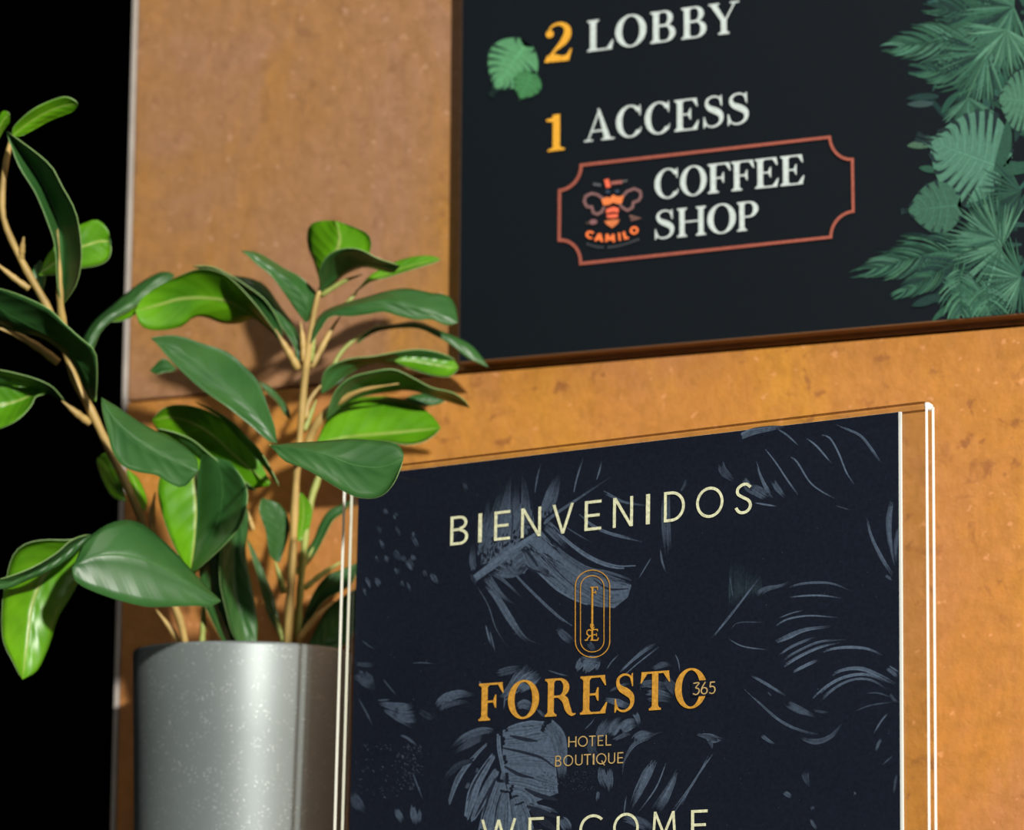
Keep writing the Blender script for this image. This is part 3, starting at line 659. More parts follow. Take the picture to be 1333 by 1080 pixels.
def brush(Z, pts, w, s=0.9, nf=None, fa=.12, fb=.35, col=None, solid=False):
    """soft dry-brush stroke made of fibres: w = widths (px) along it, s = strength, fa/fb = length share that fades at each end"""
    col = col or GB; P_ = [Vector((*Z(*q), 0)) for q in pts]; n = 16
    cv = crom(P_, n) if len(P_) > 2 else [P_[0].lerp(P_[1], i / n) for i in range(n + 1)]
    w = w if isinstance(w, (list, tuple)) else (w * .4, w, w, w * .4)
    def wa(t): x = t * (len(w) - 1); j = min(int(x), len(w) - 2); return w[j] + (w[j + 1] - w[j]) * (x - j)
    K.z += 1 if max(w) > 1.3 else .15
    wm = max(w); nf = nf or max(1, int(wm / 1.3))
    tan = [(cv[min(n, i + 1)] - cv[max(0, i - 1)]).normalized() for i in range(n + 1)]
    for k in range(nf):
        o = 0 if nf == 1 else (k + .5) / nf - .5 + rnd.uniform(-.3, .3) / nf
        t0 = 0 if nf == 1 else rnd.uniform(0, .16); t1 = 1 if nf == 1 else 1 - rnd.uniform(0, .22)
        if solid: t0, t1 = rnd.uniform(0, .04), 1 - rnd.uniform(0, .06)
        st = s * (rnd.uniform(.62, 1.08) if nf > 1 else 1); pp, ww, cc = [], [], []
        for i in range(n + 1):
            t = t0 + (t1 - t0) * i / n; x = t * n; j = min(int(x), n - 1); q = cv[j].lerp(cv[j + 1], x - j); tt = tan[j]
            W_ = wa(t); pp.append((q.x - tt.y * o * W_, q.y + tt.x * o * W_)); fw = (W_ / nf) * 1.35 if nf > 1 else W_
            ww.append(max(.22, fw))
            f = min(1, (i / n) / fa if fa else 1) * min(1, (1 - i / n) / fb if fb else 1)
            cc.append(lerpc(CB, col, max(0.02, st * f)))
        fstroke(pp, ww, cc)
def dark(Z, pts, w): brush(Z, pts, w, .08, nf=1, fa=0, fb=0)
Za = zz(580, 600, 1246 / 300); Zb = zz(880, 530, 1246 / 300); Zc_ = zz(880, 700, 1246 / 300); Zd = zz(440, 820, 1163 / 280); Ze = zz(640, 820, 1246 / 300); Zf = zz(900, 900, 1333 / 280)
def fill(Z, pts, s):
    K.z += 1; l = K.n * (K.base + K.z * 6e-7); i = len(K.v); K.v += [K.pt(*Z(*q)) + l for q in pts]; K.f.append(list(range(i, i + len(pts)))); K.c.append(lerpc(CB, GB, s))
fill(Za, [(190, 560), (200, 430), (232, 340), (290, 270), (330, 190), (380, 260), (430, 200), (470, 280), (480, 330), (390, 440), (270, 540)], .62)
fill(Za, [(400, 450), (520, 380), (640, 520), (760, 610), (880, 640), (1005, 668), (985, 735), (910, 795), (840, 780), (700, 690), (580, 600), (480, 520)], .72)
fill(Za, [(230, 600), (400, 460), (455, 540), (425, 610), (340, 560), (300, 545)], .68)
fill(Zd, [(890, 540), (1010, 520), (1120, 505), (1163, 560), (1175, 700), (1190, 880), (1040, 940), (1010, 1085), (800, 1085), (850, 900), (890, 740)], .78)
# big frond behind the greeting: upper plumes
for q, w, s in [([(200, 560), (215, 400), (235, 200)], (16, 14, 3), .75), ([(225, 540), (260, 360), (300, 150)], (22, 18, 4), .7), ([(270, 500), (320, 300), (350, 90)], (22, 18, 4), .75),
                ([(330, 460), (370, 300), (380, 110)], (20, 15, 4), .75), ([(390, 430), (430, 280), (420, 60)], (20, 12, 3), .7), ([(440, 380), (440, 230), (428, 130)], (14, 8, 2), .6),
                ([(520, 320), (560, 180), (615, 50)], (12, 10, 3), .75), ([(540, 300), (590, 200), (620, 70)], (8, 6, 2), .6), ([(160, 600), (145, 540), (150, 440)], (8, 8, 3), .5),
                ([(480, 180), (495, 90), (515, 10)], 2.2, .5), ([(690, 180), (710, 90), (745, -20)], 2.0, .8), ([(815, 105), (832, 50), (845, -5)], 2.0, .75), ([(30, 450), (60, 380), (100, 300)], 3, .15)]:
    brush(Za, q, w, s, fa=.02, fb=.5)
for q, w in [([(195, 540), (165, 420), (170, 330)], 1.2), ([(355, 430), (362, 300), (352, 180)], 1.6), ([(460, 370), (470, 260), (455, 200)], 1.4), ([(280, 470), (262, 330), (268, 240)], 1.0)]: dark(Za, q, w)
# lower leaflets
for q, w, s, fb in [([(250, 560), (330, 590), (400, 560), (480, 470)], (18, 20, 22, 10), .75, .2), ([(400, 440), (520, 560), (660, 680), (820, 760), (910, 790)], (14, 22, 24, 20, 4), .85, .06),
                    ([(520, 500), (640, 600), (780, 690), (900, 740), (1000, 700)], (10, 14, 18, 20, 8), .85, .06), ([(520, 400), (640, 510), (760, 590), (880, 620), (1010, 660)], (5, 7, 10, 12, 10), .7, .15),
                    ([(530, 330), (600, 400), (660, 480)], (12, 12, 3), .7, .5), ([(560, 340), (680, 450), (800, 530), (920, 570), (1030, 568)], (3, 4, 5, 5, 3), .95, .06),
                    ([(700, 270), (780, 340), (880, 390), (1075, 438)], (1.5, 3.5, 3.5, 1.5), .7, .25), ([(825, 150), (900, 190), (980, 225), (1130, 245)], (4, 3, 2, 1), .7, .5),
                    ([(640, 350), (720, 400), (790, 440)], 1.4, .5, .5), ([(420, 450), (470, 560), (600, 630)], (8, 12, 6), .7, .4), ([(310, 530), (400, 640), (520, 760), (620, 850), (700, 905)], (2, 2.4, 3, 3, 2), .85, .1),
                    ([(330, 540), (380, 600), (440, 560)], (12, 10, 6), .6, .5), ([(200, 630), (280, 740), (360, 870), (430, 960), (530, 1000)], (8, 8, 9, 6, 1), .8, .35), ([(210, 610), (300, 720), (380, 780)], (12, 7, 1.5), .7, .5),
                    ([(240, 590), (330, 660), (425, 750)], (6, 3, 1), .6, .4), ([(160, 660), (230, 780), (270, 900), (330, 1000)], 1.6, .45, .4), ([(215, 880), (235, 960), (250, 1000)], 2.5, .7, .4),
                    ([(600, 900), (640, 940), (690, 985)], (6, 10, 8), .5, .4)]:
    brush(Za, q, w, s, fb=fb)
dark(Za, [(400, 460), (450, 500), (500, 570)], 4); dark(Za, [(520, 500), (620, 610), (720, 700)], 1.3); dark(Za, [(800, 640), (880, 690), (990, 690)], 2.5); dark(Za, [(430, 560), (470, 590), (520, 600)], 3)
brush(Za, [(150, 640), (260, 560), (400, 460), (520, 380)], (8, 10, 9, 6), 1.0, fa=0, fb=.1, solid=True)
brush(Za, [(480, 390), (560, 310), (720, 200), (920, 65)], (5, 4, 2.6, 1), .75, nf=2, fa=0, fb=.5)
brush(Za, [(1115, 515), (1070, 590), (1040, 640)], 1.6, .6, nf=1)
for x in (1180, 1195, 1208): brush(Za, [(x, 100 + (x % 7) * 9), (x - 3, 300), (x + 8, 520)], 4, .6, fa=.2)
brush(Za, [(1160, 470), (1170, 540), (1190, 600)], 2.4, .6)
# top right plume
brush(Zb, [(350, 158), (420, 130), (520, 112), (590, 105)], (8, 9, 7, 2), .9, fa=0, fb=.3, solid=True)
for q, w, s in [([(540, 112), (600, 150), (660, 205)], 2.4, .7), ([(470, 210), (540, 300), (600, 390), (658, 472)], (1.2, 2, 2.4, 2), .75), ([(428, 280), (460, 380), (500, 460), (540, 505)], (1.2, 2.5, 5, 4), .7),
                ([(600, 262), (650, 290), (720, 400), (780, 450), (855, 492)], (2, 2.4, 2, 2, 1.2), .8), ([(698, 162), (760, 210), (840, 302)], 2.4, .85), ([(768, 146), (830, 165), (880, 250), (920, 350), (962, 415)], (1.4, 2.4, 2.2, 2, 1.2), .85),
                ([(850, 84), (930, 120), (1000, 155), (1060, 230), (1110, 305)], (1.2, 2, 2.2, 2.6, 1.2), .85), ([(235, 290), (260, 350), (320, 400)], (8, 10, 4), .38), ([(370, 370), (390, 430), (450, 470)], (5, 10, 8), .55),
                ([(400, 420), (440, 450), (500, 490)], (8, 14, 10), .6), ([(520, 390), (550, 440), (590, 485)], (6, 8, 4), .6), ([(420, 515), (480, 525), (545, 535)], 2.4, .8), ([(860, 530), (940, 555)], 1.6, .3),
                ([(1030, 565), (1050, 680), (1110, 810), (1180, 920)], (1.2, 3, 4, 3), .8), ([(1172, 475), (1150, 600), (1155, 720), (1182, 860)], (3, 7, 5, 2), .75), ([(1125, 905), (1150, 920), (1170, 935)], 3, .7),
                ([(1210, 620), (1190, 740), (1190, 840)], (3, 5, 2), .5), ([(20, 460), (40, 430), (60, 380)], 3, .3)]:
    brush(Zb, q, w, s, fa=.12, fb=.25)
# right-hand sprigs
for k in range(9):
    x = 300 + k * 18; brush(Zc_, [(x + rnd.uniform(-6, 6), 400 - k * 10), (x + 4, 260), (x + 8 + rnd.uniform(-10, 10), 70 + k * 14)], 8, rnd.uniform(.18, .36), fa=.2, fb=.7, col=GT)
for q, w, s in [([(175, 565), (300, 410), (400, 280), (505, 140)], (2, 3.2, 2.4, 1.2), .95), ([(430, 330), (480, 280), (560, 260), (620, 235)], (9, 7, 4, 1.5), .5), ([(290, 200), (300, 270), (310, 330)], 1.6, .4),
                ([(580, 290), (660, 252), (780, 242), (860, 252), (950, 290)], (1.4, 2.4, 2.8, 2, .8), .75), ([(600, 322), (700, 312), (800, 312), (890, 325)], 2.4, .8), ([(550, 435), (620, 408), (690, 390)], 1.8, .6),
                ([(525, 485), (600, 440), (720, 420), (875, 430)], (2, 2.4, 2, 1), .75), ([(500, 577), (580, 545), (700, 495), (860, 476)], (3, 6, 3.4, 2), .95), ([(548, 640), (620, 590), (700, 555), (780, 530)], 2.8, .7),
                ([(565, 668), (660, 610), (780, 560), (930, 548)], (3, 3.2, 3, 1.6), .95), ([(565, 705), (660, 645), (780, 590), (900, 560)], (3, 3, 2.6, 1.4), .9), ([(615, 735), (700, 690), (795, 648)], 3, .9),
                ([(735, 645), (820, 605), (930, 590), (1040, 600), (1125, 640)], (2.4, 2.6, 3.6, 3, 1.2), .95), ([(805, 770), (880, 720), (990, 705), (1090, 740), (1205, 800)], (2.4, 3, 4.4, 4, 2.4), .9),
                ([(715, 895), (820, 800), (920, 750), (1040, 740), (1180, 800)], (3, 3.4, 3.4, 3, 2), 1.0), ([(775, 885), (860, 810), (960, 765), (1060, 770), (1150, 830)], (3, 2.6, 2.4, 2.4, 1.2), .85),
                ([(1130, 700), (1170, 725), (1210, 765)], 4, .8), ([(1150, 690), (1205, 725)], 2.2, .7), ([(1150, 830), (1175, 870), (1205, 890)], 3, .4), ([(1020, 840), (1090, 838), (1160, 860)], 1.6, .4), ([(960, 940), (1050, 905), (1180, 885)], 1.8, .35),
                ([(275, 540), (360, 585), (495, 605)], 1.8, .75), ([(290, 500), (340, 458), (480, 456)], 1.6, .3), ([(375, 725), (480, 785), (600, 858)], (2, 3.4, 2), .75), ([(340, 790), (440, 880), (560, 985), (690, 1045), (850, 1075)], (1, 2.4, 3.4, 3, 2), .7),
                ([(580, 880), (650, 920), (760, 970)], (8, 9, 3), .55), ([(730, 930), (830, 945)], 3, .3), ([(1150, 945), (1110, 990), (1070, 1055)], 2, .6), ([(495, 830), (515, 855)], 2, .4)]:
    brush(Zc_, q, w, s, fa=.15, fb=.3)
for q, w, s in [([(660, 275), (760, 310), (860, 280), (945, 190)], (4, 7, 5, 1.4), .5), ([(40, 262), (110, 275), (200, 295)], (2, 7, 2), .9), ([(80, 275), (125, 300), (190, 300)], (3, 7, 2), .85), ([(105, 300), (125, 330), (125, 360)], (5, 4, 1), .4),
                ([(430, 262), (460, 290), (530, 335)], (5, 4, 1.5), .7), ([(1215, 130), (1170, 190), (1130, 260)], 1.6, .7), ([(1185, 285), (1160, 320), (1140, 378)], (3, 4, 1.5), .7), ([(1250, 395), (1210, 430), (1180, 458)], 1.6, .35),
                ([(1275, 500), (1262, 570), (1255, 640)], 3, .4), ([(705, 485), (708, 530), (730, 600)], (10, 7, 2), .25), ([(570, 620), (600, 640), (625, 655)], (5, 6, 3), .6), ([(745, 710), (755, 735)], 4, .4), ([(738, 780), (755, 820), (785, 857)], (2, 4, 3), .8), ([(1010, 620), (1018, 640)], 2.4, .5),
                ([(145, 370), (80, 460), (0, 580), (-60, 700)], (1.2, 2, 2.4, 2), .8)]:
    brush(Zf, q, w, s, fa=.15, fb=.3)
# lower left: broad split leaf
def lobe(Z, pts, w, s=.95, fb=.06): brush(Z, pts, w, s, fa=.03, fb=fb, solid=True, nf=max(3, int(max(w) / 1.6)))
for q, w in [([(880, 600), (980, 590), (1080, 570), (1160, 560)], (10, 16, 18, 14)), ([(890, 700), (1000, 690), (1100, 690), (1180, 700)], (10, 18, 22, 20)), ([(900, 800), (1000, 800), (1100, 830), (1190, 850)], (14, 20, 20, 12)),
             ([(920, 880), (1000, 900), (1060, 960), (1150, 990)], (22, 24, 12, 6)), ([(900, 540), (1000, 520), (1090, 510), (1130, 500)], (4, 10, 12, 4)), ([(930, 900), (960, 980), (980, 1090)], (20, 26, 28)), ([(980, 930), (1000, 1000), (1020, 1090)], (12, 18, 20)),
             ([(860, 650), (800, 740), (740, 850), (690, 1030)], (5, 10, 13, 5)), ([(870, 730), (820, 830), (770, 930), (720, 1040)], (6, 12, 12, 4)), ([(880, 800), (850, 900), (820, 1000), (800, 1090)], (8, 16, 20, 20)), ([(900, 860), (890, 960), (880, 1090)], (10, 20, 22)),
             ([(830, 590), (740, 680), (650, 800), (595, 950)], (2, 5, 7, 3))]: lobe(Zd, q, w)
for q, w, s in [([(860, 545), (780, 545), (690, 580), (610, 640)], (5, 10, 10, 4), .65), ([(800, 570), (700, 620), (620, 670)], (6, 8, 3), .45), ([(760, 680), (660, 730), (570, 785)], 3, .5), ([(740, 700), (640, 740), (560, 830)], (5, 8, 3), .25), ([(755, 740), (750, 780)], 3, .5), ([(690, 860), (712, 820)], 4, .5)]: brush(Zd, q, w, s)
for q, w in [([(890, 635), (1000, 660), (1100, 690), (1170, 740)], 3.6), ([(930, 570), (1010, 590), (1080, 600)], 5), ([(900, 735), (980, 780), (1060, 800)], 4.5), ([(1010, 855), (1080, 890), (1190, 920)], 6), ([(1020, 950), (1100, 980), (1180, 1010)], 7), ([(1040, 970), (1120, 1040), (1180, 1080)], 10),
             ([(850, 800), (820, 860), (740, 1010)], 3), ([(860, 790), (815, 900), (780, 1020)], 3.4), ([(890, 860), (860, 950), (845, 1060)], 2), ([(870, 580), (880, 680), (900, 790), (915, 860)], 2.2), ([(820, 690), (740, 820), (700, 920)], 2.4)]: dark(Zd, q, w)
brush(Zd, [(868, 540), (872, 640), (890, 740), (905, 850)], (4, 5, 4, 2), 1.05, nf=2, fa=0, fb=.2)
brush(Zd, [(1030, 935), (1100, 955), (1190, 985)], (2, 4, 5), .9, nf=3)
brush(Ze, [(280, 500), (350, 560), (375, 640), (380, 800)], (20, 18, 14, 10), .8, fa=.05, fb=.2, solid=True); brush(Ze, [(370, 1010), (400, 1050), (420, 1090)], 12, .8)
# pale tufts by the name
for q, w, s in [([(870, 380), (930, 330), (1000, 250), (1040, 200)], (8, 14, 22, 16), .75), ([(960, 330), (1020, 280), (1090, 230)], (10, 20, 14), .9), ([(850, 240), (920, 220), (1000, 205)], (8, 10, 6), .4), ([(960, 420), (1010, 400), (1060, 430)], (6, 12, 6), .7),
                ([(520, 420), (580, 370), (660, 345), (740, 355)], (6, 12, 10, 3), .7), ([(540, 440), (600, 400), (680, 390), (720, 410)], (4, 8, 6, 2), .4), ([(430, 430), (500, 470), (520, 440)], 8, .15), ([(765, 275), (775, 300)], 2, .8),
                ([(205, 390), (290, 410), (380, 430), (415, 440)], (3, 8, 14, 16), .75), ([(230, 420), (320, 470), (410, 530)], (3, 9, 3), .75), ([(300, 440), (370, 450), (418, 440)], (8, 22, 30), .8), ([(210, 380), (285, 375)], 2.2, .5),
                ([(125, 50), (160, 80), (200, 105)], 1.6, .4), ([(240, 260), (280, 310), (320, 358)], 2.2, .35), ([(105, 360), (150, 440), (190, 520)], 2.4, .4), ([(395, 178), (460, 176), (525, 182)], 1.4, .5),
                ([(90, 180), (140, 185), (210, 190)], (4, 6, 3), .3), ([(90, 230), (130, 260), (200, 330)], (12, 14, 4), .45), ([(130, 230), (170, 270), (190, 310)], (8, 12, 4), .4), ([(320, 560), (380, 585), (440, 640)], (1.4, 3, 1.6), .6),
                ([(80, 870), (100, 930), (150, 990)], (8, 14, 6), .4), ([(310, 960), (330, 1000), (350, 1040)], (5, 8, 5), .7), ([(400, 930), (410, 1000), (430, 1075)], (4, 9, 5), .8), ([(445, 960), (440, 1010), (435, 1060)], 5, .6), ([(400, 760), (430, 840), (460, 920)], 1.6, .5), ([(820, 0), (835, 60), (850, 120)], 2, .55)]:
    brush(Zd, q, w, s)
for k in range(170):
    a = rnd.random(); r_ = rnd.uniform(0, 1) ** .6; x = 300 + 160 * a ** .5 * math.cos(rnd.uniform(-1.2, 1.2)) ; y = rnd.uniform(620, 860)
    if rnd.random() < .45: x, y = rnd.uniform(90, 420), rnd.uniform(610, 900)
    brush(Zd, [(x, y), (x + rnd.uniform(4, 14), y + rnd.uniform(-8, 16))], rnd.uniform(.5, 1.3), rnd.uniform(.15, .6), nf=1, fa=0, fb=0)
for q, w, s in [([(455, 230), (480, 180), (520, 150)], (3, 10, 12), .8), ([(500, 240), (530, 190), (570, 155)], (4, 14, 10), .85), ([(560, 225), (575, 190), (585, 150)], (3, 5, 3), .8), ([(480, 160), (530, 165), (590, 160)], (6, 12, 8), .8), ([(520, 60), (540, 90), (560, 120)], (6, 8, 4), .4), ([(300, 215), (360, 235), (420, 250)], 2, .5),
                ([(620, 215), (650, 170), (690, 130)], 1.6, .6), ([(680, 240), (760, 165), (840, 100), (910, 60)], (2, 3, 5, 7), .9), ([(700, 260), (790, 180), (905, 90)], (1, 1.6, 2), .7), ([(860, 215), (930, 185), (980, 200)], (4, 8, 3), .5), ([(990, 125), (1010, 170), (1018, 230)], 1.6, .7),
                ([(600, 370), (680, 390), (760, 420)], (3, 10, 5), .85), ([(620, 340), (700, 300), (780, 280)], 3, .4), ([(780, 300), (860, 290), (960, 310)], (5, 10, 8), .55), ([(820, 340), (900, 340), (980, 370)], (4, 10, 8), .7), ([(830, 380), (920, 370), (980, 390)], (3, 8, 6), .5), ([(930, 250), (970, 300), (1000, 360)], (8, 12, 6), .4),
                ([(560, 600), (600, 540), (640, 480)], (5, 14, 12), .6), ([(640, 580), (670, 520), (700, 470)], (8, 14, 10), .75), ([(700, 560), (740, 510), (790, 500)], (8, 16, 10), .85), ([(500, 540), (540, 500), (560, 470)], 1.4, .5), ([(770, 440), (790, 480), (800, 520)], (8, 6, 3), .7),
                ([(700, 800), (720, 700), (780, 610), (900, 555), (930, 552)], (1.4, 2, 5, 8, 2), .75), ([(760, 600), (800, 570), (880, 560)], (6, 12, 5), .8), ([(650, 600), (700, 575), (760, 550)], (3, 5, 4), .5), ([(560, 560), (540, 640), (580, 700)], (4, 12, 6), .35),
                ([(590, 730), (600, 800), (620, 860)], (6, 12, 10), .65), ([(640, 740), (640, 810), (640, 880)], (5, 9, 4), .7), ([(580, 860), (575, 900), (570, 930)], 4, .5), ([(540, 660), (560, 700), (560, 740)], 6, .3), ([(715, 1000), (722, 940), (730, 890)], 1.8, .6),
                ([(900, 680), (850, 760), (790, 880), (745, 980)], (4, 12, 10, 3), .9), ([(870, 700), (820, 780), (770, 900)], (2, 3, 2), .8), ([(950, 700), (890, 850), (790, 990)], 1.8, .8), ([(1010, 740), (980, 820), (930, 920), (890, 1000)], (2, 8, 12, 6), .9), ([(1000, 760), (940, 860), (870, 970)], (1, 3, 5), .6),
                ([(1185, 660), (1100, 810), (1010, 940), (960, 1010)], (1, 1.8, 3, 5), .8), ([(700, 1020), (760, 1030), (850, 1070)], (6, 12, 12), .6), ([(760, 1000), (820, 1030), (880, 1080)], (2, 6, 8), .5), ([(1100, 560), (1180, 580), (1240, 600)], (2, 6, 2), .5),
                ([(75, 340), (70, 390), (65, 430)], 2, .6), ([(240, 420), (270, 450), (300, 480)], 3, .5)]:
    brush(Ze, q, w, s)
for k in range(150):
    x, y = rnd.uniform(270, 560), rnd.uniform(760, 880); brush(Ze, [(x, y), (x + rnd.uniform(-4, 6), y + rnd.uniform(2, 8))], rnd.uniform(.5, 1.1), rnd.uniform(.05, .5), nf=1, fa=0, fb=0)
# small flecks at the upper left
Zg = zz(400, 600, 914 / 220)
for x, y, w, h_ in [(425, 270, 9, 44), (480, 300, 6, 30), (385, 380, 6, 50), (400, 450, 5, 60), (380, 535, 7, 30), (430, 530, 5, 40), (490, 380, 5, 60), (585, 440, 5, 80), (575, 400, 4, 30), (490, 510, 13, 70), (520, 530, 8, 40), (485, 600, 8, 40), (560, 560, 12, 70), (580, 520, 8, 40), (385, 660, 9, 60), (330, 660, 6, 70), (550, 680, 5, 60), (515, 660, 4, 30), (690, 640, 11, 70), (640, 610, 5, 40), (905, 640, 8, 60), (310, 710, 5, 40), (855, 140, 5, 50)]:
    for k in range(4):
        a, b_ = rnd.uniform(-8, 8), rnd.uniform(-10, 10); brush(Zg, [(x + a - h_ * .25, y + b_ - h_ * .4), (x + a, y + b_), (x + a + h_ * .15, y + b_ + h_ * .4)], w * rnd.uniform(.25, .6), rnd.uniform(.1, .6), fa=.05, fb=.4)
for k in range(160):                                                 # paper dust and print grain
    x, y = rnd.uniform(470, 1165), rnd.uniform(640, 1076)
    brush(lambda a, b_: (a, b_), [(x, y), (x + rnd.uniform(.4, 1.2), y + rnd.uniform(-1, 1))], rnd.uniform(.5, 1.0), rnd.uniform(.1, .8), nf=1, fa=0, fb=0)
for k in range(46):                                                  # the pattern goes on down the card
    x, y = rnd.uniform(480, 1140), rnd.uniform(1160, 1950); a = rnd.uniform(0, 6.28); L_ = rnd.uniform(30, 90)
    for q in range(3):
        a2 = a + q * .28; brush(lambda u, v_: (u, v_), [(x, y), (x + math.cos(a2) * L_ * .5, y + math.sin(a2) * L_ * .5), (x + math.cos(a2 + .35) * L_, y + math.sin(a2 + .35) * L_)], (2, 7, 6, 1), rnd.uniform(.3, .8), nf=3)
K.clip(fp(0, vb + .0005), VH); K.clip(fp(ul + .0003, 0), UH); K.clip(fp(-ui, 0), -UH)
K.build('leaf_print', M['card_ink'], card, 'printed grey-blue brushed leaves')

CRM = lin((240, 238, 204)); GLD = lin((224, 162, 66)); GL2 = lin((214, 178, 120))
Z4 = zz(560, 720, 3.0)
s3 = 1333 / 440
write(K, sans, sp_(560, s3, [('B', 80, 151), ('I', 190, 205), ('E', 253, 316), ('N', 359, 438), ('V', 482, 567), ('E', 610, 676), ('N', 722, 801), ('I', 852, 868), ('D', 923, 1007), ('O', 1050, 1158), ('S', 1203, 1272)]), (586.4, 710.2), (980, 667.6), 37.5, CRM)
K.build('lettering', M['card_ink'], card, 'cream word BIENVENIDOS')
write(K, sans, [('W', 626.5, 672), ('E', 688, 708), ('L', 724.8, 744), ('C', 754.5, 785), ('O', 798.5, 832), ('M', 849, 881), ('E', 900, 921.5)], (627, 1104), (921, 1092.5), 37.3, CRM)
K.build('lettering', M['card_ink'], card, 'cream word WELCOME')
write(K, serif, sp_(560, 3.0, [('F', 190, 290), ('O', 304, 426), ('R', 449, 570), ('E', 587, 697), ('S', 718, 801), ('T', 822, 938), ('O', 957, 1082)]), Z4(193, 655), Z4(1080, 600), 48.5, GLD)
K.build('hotel_name', M['card_ink'], card, 'golden serif name FORESTO')
K.poly([Z4(*q) for q in ((1022, 498), (1100, 494), (1100, 556), (1022, 560))], CB)
write(K, sans, sp_(560, 3.0, [('3', 1027, 1055), ('6', 1058, 1086), ('5', 1090, 1117)]), Z4(1027, 554), Z4(1117, 548), 16, GL2)
K.build('lettering', M['card_ink'], card, 'small pale gold number 365')
write(K, sans, sp_(560, 3.0, [('H', 541, 573), ('O', 579, 617), ('T', 622, 648), ('E', 656, 678), ('L', 687, 709)]), Z4(541, 757), Z4(709, 750), 13.6, GL2)
K.build('lettering', M['card_ink'], card, 'small pale gold word HOTEL')
write(K, sans, sp_(560, 3.0, [('B', 490, 514), ('O', 522, 560), ('U', 568, 597), ('T', 602, 630), ('I', 637, 643), ('Q', 650, 690), ('U', 697, 724), ('E', 733, 756)]), Z4(490, 833), Z4(756, 819), 14, GL2)
K.build('lettering', M['card_ink'], card, 'small pale gold word BOUTIQUE')
# key emblem in two long rings
Zk = zz(700, 730, 1080 / 140.0)
def ring(cx, x0, y0, y1, rx, ry, w, sk=0.0):
    pts = []
    for i in range(17):
        a = math.pi - math.pi * i / 16; pts.append(Zk(cx + rx * math.cos(a), y0 - ry * math.sin(a)))
    for i in range(17):
        a = -math.pi * i / 16; pts.append(Zk(cx + rx * math.cos(a), y1 - ry * math.sin(a)))
    pts.append(pts[0]); K.stroke(pts, w, GLD, True)
ring(556, 0, 255, 805, 173, 163, 1.1); ring(553, 0, 260, 802, 118, 112, 1.0)
K.stroke([Zk(555, 262), Zk(552, 800)], 2.3, GLD); K.stroke([Zk(535, 266), Zk(608, 262)], 1.2, GLD); K.stroke([Zk(602, 262), Zk(608, 292)], .9, GLD)
K.stroke([Zk(560, 318), Zk(588, 316)], 1.0, GLD); K.stroke([Zk(588, 298), Zk(590, 330)], 1.2, GLD)
K.stroke([Zk(*q) for q in ((545, 700), (520, 690), (500, 705), (500, 735), (522, 752), (548, 750))], 1.3, GLD)
K.stroke([Zk(*q) for q in ((530, 752), (508, 775), (500, 795), (478, 796))], 1.5, GLD)
K.stroke([Zk(560, 690), Zk(605, 688), Zk(606, 705)], 1.2, GLD); K.stroke([Zk(560, 742), Zk(596, 740)], 1.2, GLD); K.stroke([Zk(596, 725), Zk(596, 758)], 1.0, GLD)
K.stroke([Zk(535, 796), Zk(606, 796), Zk(616, 770)], 1.3, GLD)
K.stroke([Zk(*q) for q in ((575, 665), (560, 672), (534, 655), (538, 635), (556, 630), (566, 645), (540, 668), (550, 684), (570, 680))], 1.0, GLD)
K.build('key_emblem', M['card_ink'], card, 'golden key monogram inside two long rings')

# ------------------------------------------------------------------ counter top (just below the frame)
cnt = tag(empty('counter', (0, -0.30, CZ)), 'dark stone counter top that carries the planter and the card holder', 'counter')
mesh_obj('counter_top', *box_vf(Vector((-0.25, -0.50, CZ - 0.03)), Vector((1.2, 0, 0)), Vector((0, 0.4995, 0)), Vector((0, 0, 0.03)), 0.001), M['counter'], cnt)
mesh_obj('cabinet', *box_vf(Vector((-0.23, -0.46, -1.05)), Vector((1.15, 0, 0)), Vector((0, 0.4595, 0)), Vector((0, 0, CZ - 0.03 + 1.05)), 0.001), M['near_black'], cnt)

# ------------------------------------------------------------------ planter
PD = 1.178
pc = at(315.5, 850, PD); pr = 0.0388
fz = at(315, 833.5, PD - pr).z
pc = Vector((pc.x, pc.y, 0))
planter = tag(empty('potted_plant', (pc.x, pc.y, CZ)), 'artificial green leafy plant in a tall silver speckled cylinder planter, left of the welcome card', 'potted plant')
prof = []
for r_, z in ((0, CZ), (.0300, CZ), (.0308, CZ + .001)): prof.append((r_, z))
for i in range(1, 9): t = i / 8; prof.append((.0308 + (pr - .0308) * t, CZ + .001 + (fz - .0012 - CZ - .001) * t))
prof += [(pr - .0001, fz - .0006), (pr - .0005, fz), (pr - .0013, fz + .0001), (pr - .0019, fz - .0004), (pr - .0021, fz - .002), (pr - .003, fz - .02), (pr - .0035, fz - .03)]
NS = 96; vv = []; ff = []
for r_, z in prof:
    for k in range(NS): a = 2 * math.pi * k / NS; vv.append(Vector((pc.x + r_ * math.cos(a), pc.y + r_ * math.sin(a), z)))
for i in range(len(prof) - 1):
    for k in range(NS): ff.append([i * NS + k, i * NS + (k + 1) % NS, (i + 1) * NS + (k + 1) % NS, (i + 1) * NS + k])
mesh_obj('pot', vv, ff, M['pot'], planter, smooth=True)
vv = []; ff = []; SR = pr - .0032; rnd = random.Random(2); sr = 10
for i in range(sr + 1):
    for k in range(40): a = 2 * math.pi * k / 40; r_ = SR * i / sr; vv.append(Vector((pc.x + r_ * math.cos(a), pc.y + r_ * math.sin(a), fz - .016 + rnd.uniform(0, .002))))
for i in range(sr):
    for k in range(40): ff.append([i * 40 + k, i * 40 + (k + 1) % 40, (i + 1) * 40 + (k + 1) % 40, (i + 1) * 40 + k])
mesh_obj('soil', vv, ff, M['soil'], planter)

